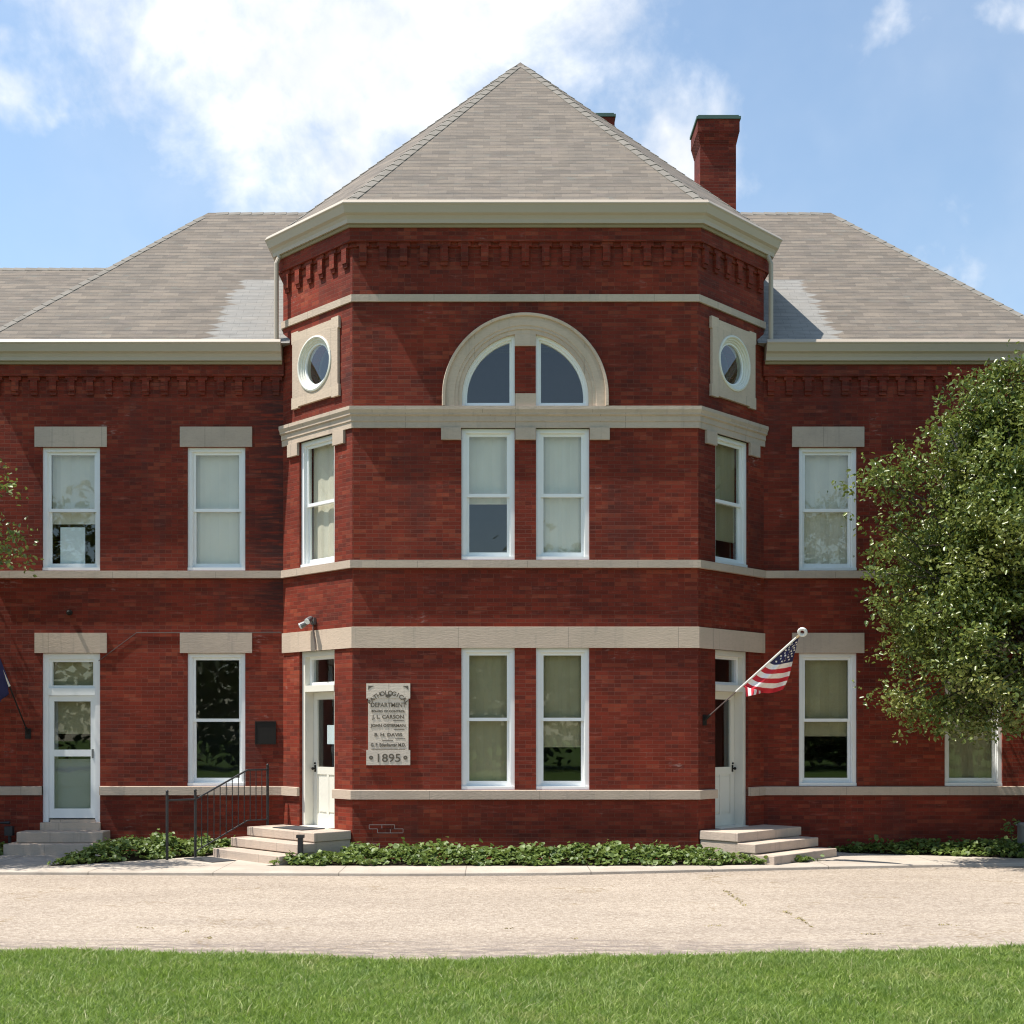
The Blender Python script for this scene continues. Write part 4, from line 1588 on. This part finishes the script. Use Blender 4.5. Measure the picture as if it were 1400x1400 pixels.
def tree(name, base, center, rad, nclump, per, leafsize, label, extra=(), leafmat='tree_leaf', spread=.30, seed=1, zmin=None, pn=2.0):
    global RNG
    RNG = np.random.default_rng(seed)
    base = Vector(base)
    root = thing(name, base, label, 'tree', None)
    c = np.array(center)
    r = np.array(rad)
    # clump centres: more toward the outside of an uneven crown
    cl = []
    while len(cl) < nclump:
        v = RNG.normal(size=3)
        v /= (np.abs(v) ** pn).sum() ** (1 / pn)
        bulge = 1 + .05 * math.sin(3.1 * v[0] + 2.2 * v[2] + seed) + .07 * math.sin(5.3 * v[2] - 3.7 * v[1] + seed * 2) + .05 * math.sin(7 * v[0] - 6 * v[2])
        rr_ = r * np.array([1 - .42 * max(0, v[2]), 1, 1]) if pn > 2 else r
        q = c + rr_ * v * bulge * RNG.uniform(.35, 1.0) ** .55
        if zmin is not None and q[2] < zmin + RNG.uniform(0, .5):
            continue
        cl.append(q)
    cl += [np.array(e) for e in extra]
    cl = np.array(cl)
    # leaves: in small sprays around each clump
    pts = []
    for q in cl:
        k = int(per * RNG.uniform(.5, 1.4))
        sp = spread * RNG.uniform(.7, 1.3)
        ns = max(3, k // 9)
        sub = q + RNG.normal(size=(ns, 3)) * np.array([sp, sp, sp * .62])
        which = RNG.integers(0, ns, k)
        pts.append(sub[which] + RNG.normal(size=(k, 3)) * np.array([.085, .085, .06]) * (leafsize / .08))
    pts = np.concatenate(pts)
    fast_mesh('crown', leaves(pts, leafsize, .15, .5), 6, LEAF_F, M[leafmat], root, tuple(base))
    # trunk and limbs
    tm = MB()
    cv = Vector(center)
    top = Vector((cv.x, cv.y, cv.z + rad[2] * .55))
    fork = base.lerp(Vector((base.x, base.y, max(base.z + .9, cv.z - rad[2] * .85))), .95)
    trk = [base + Vector((0, 0, -.1)), base.lerp(fork, .5) + Vector((.04, .02, 0)), fork, fork.lerp(top, .45) + Vector((.12, -.06, 0)), top]
    R0 = .035 * rad[2] + .05
    tm.tube(trk, R0, 10, .025)
    order = RNG.permutation(len(cl))[:int(min(len(cl), 80))]
    lim = list(order) + list(range(len(cl) - len(extra), len(cl)))
    for i in lim:
        q = Vector(cl[i])
        f = RNG.uniform(.05, .75)
        st = fork.lerp(top, f)
        mid = st.lerp(q, .5) + Vector((0, 0, .10 * rad[2] * RNG.uniform(.2, 1)))
        tm.tube([st, st.lerp(mid, .55) + Vector((0, 0, .05)), mid.lerp(q, .35), q], R0 * .30 * (1 - f * .5), 6, .008)
    tm.build('trunk', M['bark'], root, smooth=True, uv=False)
    return root


tree('leafy_tree', (8.75, 20.15, 0), (8.75, 20.1, 4.9), (2.50, 1.8, 3.0), 520, 270, .080,
     'dense glossy green tree at the right edge in front of the right wing', seed=5, zmin=2.25, pn=2.8, spread=.22,
     extra=[(5.75, 20.0, 6.2), (5.6, 20.1, 6.25), (6.0, 20.0, 6.1), (6.3, 20, 6.5), (6.75, 20, 7.0), (7.05, 20.1, 7.35), (7.2, 20.0, 7.6),
            (7.5, 20.1, 7.85), (7.75, 20.1, 8.0), (6.5, 20.0, 6.3), (6.9, 20.0, 6.6), (7.3, 20.0, 7.2), (5.8, 20, 4.3), (5.75, 20, 4.7), (5.8, 20, 5.1), (5.9, 20.1, 5.5), (5.95, 20, 2.75), (6.2, 19.9, 2.45), (6.5, 20, 2.3), (6.9, 20, 2.3), (7.3, 20, 2.35), (7.7, 20, 2.3), (6.1, 20.2, 3.0), (6.6, 20.2, 2.6), (7.1, 20.2, 2.6)])
tree('leafy_tree', (-12.1, 20.4, 0), (-12.0, 20.4, 5.3), (2.5, 2.0, 2.9), 240, 190, .080,
     'green tree mostly outside the left edge with twig ends reaching over the left wing', seed=9, zmin=2.3,
     extra=[(-8.95, 19.6, 6.15), (-9.2, 19.7, 6.0), (-8.62, 19.5, 6.05), (-8.6, 19.5, 5.35), (-8.85, 19.5, 5.2), (-9.2, 19.6, 5.1), (-8.5, 19.5, 5.02), (-9.0, 19.6, 4.85), (-8.45, 19.5, 5.2), (-8.35, 19.5, 5.12), (-8.7, 19.5, 4.95), (-8.5, 19.5, 6.1)])


def inside(poly, x, y):
    r = np.zeros(len(x), bool)
    n = len(poly)
    for i in range(n):
        x1, y1 = poly[i]
        x2, y2 = poly[(i + 1) % n]
        cnd = ((y1 > y) != (y2 > y)) & (x < (x2 - x1) * (y - y1) / (y2 - y1 + 1e-9) + x1)
        r ^= cnd
    return r


def edge_dist(poly, x, y):
    d = np.full(len(x), 9.0)
    n = len(poly)
    for i in range(n):
        a = np.array(poly[i])
        b = np.array(poly[(i + 1) % n])
        ab = b - a
        t = np.clip(((x - a[0]) * ab[0] + (y - a[1]) * ab[1]) / (ab @ ab), 0, 1)
        d = np.minimum(d, np.hypot(x - a[0] - t * ab[0], y - a[1] - t * ab[1]))
    return d


def ivy_bed(poly, dens, hmax, label, seed):
    global RNG
    RNG = np.random.default_rng(seed)
    P = np.array(poly)
    area = (P[:, 0].max() - P[:, 0].min()) * (P[:, 1].max() - P[:, 1].min())
    N = int(area * dens)
    x = RNG.uniform(P[:, 0].min() - .05, P[:, 0].max() + .05, N)
    y = RNG.uniform(P[:, 1].min() - .05, P[:, 1].max() + .05, N)
    # a wavering margin
    xx = x + .06 * np.sin(y * 9 + x * 4)
    yy = y + .06 * np.sin(x * 7) + .035 * np.sin(x * 17 + 1)
    k = inside(poly, xx, yy)
    x, y = x[k], y[k]
    ed = edge_dist(poly, x, y)
    hh = KZ + (.05 + hmax * np.clip(ed / .30, 0, 1) * (.62 + .26 * np.sin(x * 3.1 + y * 2) * np.sin(y * 4.3 + x) + .18 * np.sin(x * 9 + y * 5)))
    z = hh * RNG.uniform(.3, 1.0, len(x)) ** .45 + RNG.normal(size=len(x)) * .012 + RNG.exponential(.02, len(x)) * (ed > .12)
    ob = fast_mesh('ivy_bed', leaves(np.stack([x, y, np.maximum(z, KZ + .02)], 1), .085, .9, None, .95), 6, LEAF_F, M['ivy_leaf'], None, (float(P[:, 0].mean()), float(P[:, 1].mean()), KZ))
    tag(ob, label, 'ivy', kind='stuff')
    sl = MB()
    n = len(poly)
    sl.add([(a, b, KZ + .004) for a, b in poly], [tuple(range(n))])
    tag(sl.build('soil', M['soil'], uv=False), kind='structure')


ivy_bed([(-4.12, 19.72), (-1.5, 19.70), (1.5, 19.70), (3.1, 19.76), (4.1, 20.0), (4.95, 20.55), (4.55, 20.45), (3.95, 19.93), (3.45, 20.25), (2.88, 20.76), (-2.88, 20.76), (-3.0, 20.65), (-3.45, 20.22), (-3.9, 20.02)], 900, .25,
        'long ivy bed along the foot of the bay wall', 21)
ivy_bed([(-7.55, 19.6), (-6.6, 20.3), (-5.35, 21.3), (-4.75, 21.9), (-4.75, 22.16), (-7.2, 22.16), (-7.25, 21.2)], 900, .27,
        'triangular ivy bed below the left wing window and railing', 22)
ivy_bed([(-13, 20.5), (-9.6, 20.9), (-8.98, 21.3), (-8.95, 22.16), (-13, 22.16)], 700, .22,
        'ivy patch at the left edge beyond the storm door step', 23)
ivy_bed([(5.45, 22.16), (5.65, 21.75), (6.6, 21.45), (8.4, 20.85), (11, 20.6), (13, 20.5), (13, 22.16)], 750, .22,
        'ivy bed along the right wing wall under the tree', 24)

# seedling standing up out of the right bed
RNG = np.random.default_rng(31)
sg = thing('seedling', (8.28, 21.3, 0), 'spindly seedling poking up from the right ivy bed beside the grey box', 'plant')
MB().tube([(8.28, 21.3, .03), (8.30, 21.28, .35), (8.27, 21.27, .62)], .008, 6).build('stem', M['bark'], sg)
pp = np.array([8.28, 21.28, .55]) + RNG.normal(size=(26, 3)) * np.array([.08, .06, .09])
fast_mesh('foliage', leaves(pp, .085, .4, None, .7), 6, LEAF_F, M['ivy_leaf'], sg, (8.28, 21.3, 0))

# lawn grass
RNG = np.random.default_rng(3)
N = 190000
gx = RNG.uniform(-7.2, 6.4, N)
gy = 13.0 - 4.2 * RNG.uniform(0, 1, N)
lim = np.interp(gx, LX, LY) + .05 * np.sin(gx * 5) * np.sin(gx * 2.3) + .03 * np.sin(gx * 17) + RNG.normal(size=N) * .02
kp = gy < lim
gx, gy, lim = gx[kp], gy[kp], lim[kp]
N = len(gx)
clump = .5 + .5 * np.sin(gx * 2.1 + np.sin(gy * 3.3) * 1.5) * np.sin(gy * 2.7 + np.sin(gx * 1.7))
hgt = (.024 + .018 * clump + RNG.exponential(.012, N)).clip(.016, .11)
a = RNG.uniform(0, 2 * math.pi, N)
wd = RNG.uniform(.003, .0055, N)
lean = RNG.normal(size=(N, 2)) * hgt[:, None] * .80
b = np.stack([gx, gy, np.where(gy > lim - .14, .006, .03)], 1)
sv = np.stack([np.cos(a) * wd, np.sin(a) * wd, 0 * a], 1)
mid = b + np.stack([lean[:, 0] * .35, lean[:, 1] * .35, hgt * .6], 1)
tip = b + np.stack([lean[:, 0], lean[:, 1], hgt], 1)
gv = np.stack([b - sv, b + sv, mid + sv * .75, tip, mid - sv * .75], 1).reshape(-1, 3)
go = fast_mesh('lawn_grass', gv, 5, [(0, 1, 2, 4), (4, 2, 3)], M['grass_blade'], None, (0, 11, 0))
tag(go, 'short green lawn grass in the foreground', 'grass', kind='stuff')

# weeds in the cracks of the drive
RNG = np.random.default_rng(8)
wl = []
for path_ in ([(990, 1217), (1000, 1225), (1012, 1232), (1020, 1240)], [(1070, 1245), (1085, 1252), (1100, 1260), (1110, 1268)], [(1180, 1278), (1215, 1277)],
              [(786, 1283), (788, 1284)], [(186, 1269), (210, 1270)], [(250, 1274), (258, 1275)], [(285, 1282), (288, 1284)], [(960, 1267), (990, 1266)], [(1310, 1266), (1280, 1265)],
              [(700, 1270), (690, 1270)]):
    for i in range(len(path_) - 1):
        p0 = np.array(gpt(*path_[i]))
        p1 = np.array(gpt(*path_[i + 1]))
        k = int(6 + 34 * np.linalg.norm(p1 - p0))
        t = RNG.uniform(0, 1, (k, 1))
        q = p0 * (1 - t) + p1 * t + RNG.normal(size=(k, 2)) * .018
        wl.append(np.concatenate([q, RNG.uniform(.002, .012, (k, 1))], 1))
wl = np.concatenate(wl)
simple('dry_weed', (.30, .25, .09), .8, .3, 20, .2)
wo = fast_mesh('crack_weeds', leaves(wl, .030, .5, None, .4), 6, LEAF_F, M['dry_weed'], None, (0, 14, 0))
tag(wo, 'sparse dry weeds growing in cracks of the drive', 'weeds', kind='stuff')

# far belt of trees across the road, behind the photographer: seen only in the window glass
RNG = np.random.default_rng(15)
cl = []
for i in range(170):
    x = RNG.uniform(-75, 75)
    top = 10 + 3.5 * math.sin(x * .19) + 2.0 * math.sin(x * .47 + 1)
    cl.append((x, -30 + RNG.normal() * 3, RNG.uniform(1.0, top)))
cl = np.array(cl)
q = cl[RNG.integers(0, len(cl), 60000)] + RNG.normal(size=(60000, 3)) * np.array([2.4, 2.0, 1.5])
q = q[q[:, 2] > .2]
fb_ = fast_mesh('tree_belt', leaves(q, .62, .3, .3, .7), 6, LEAF_F, M['far_leaf'], None, (0, -30, 0))
tag(fb_, 'belt of green trees across the road, mirrored in the window glass', 'trees', kind='stuff')
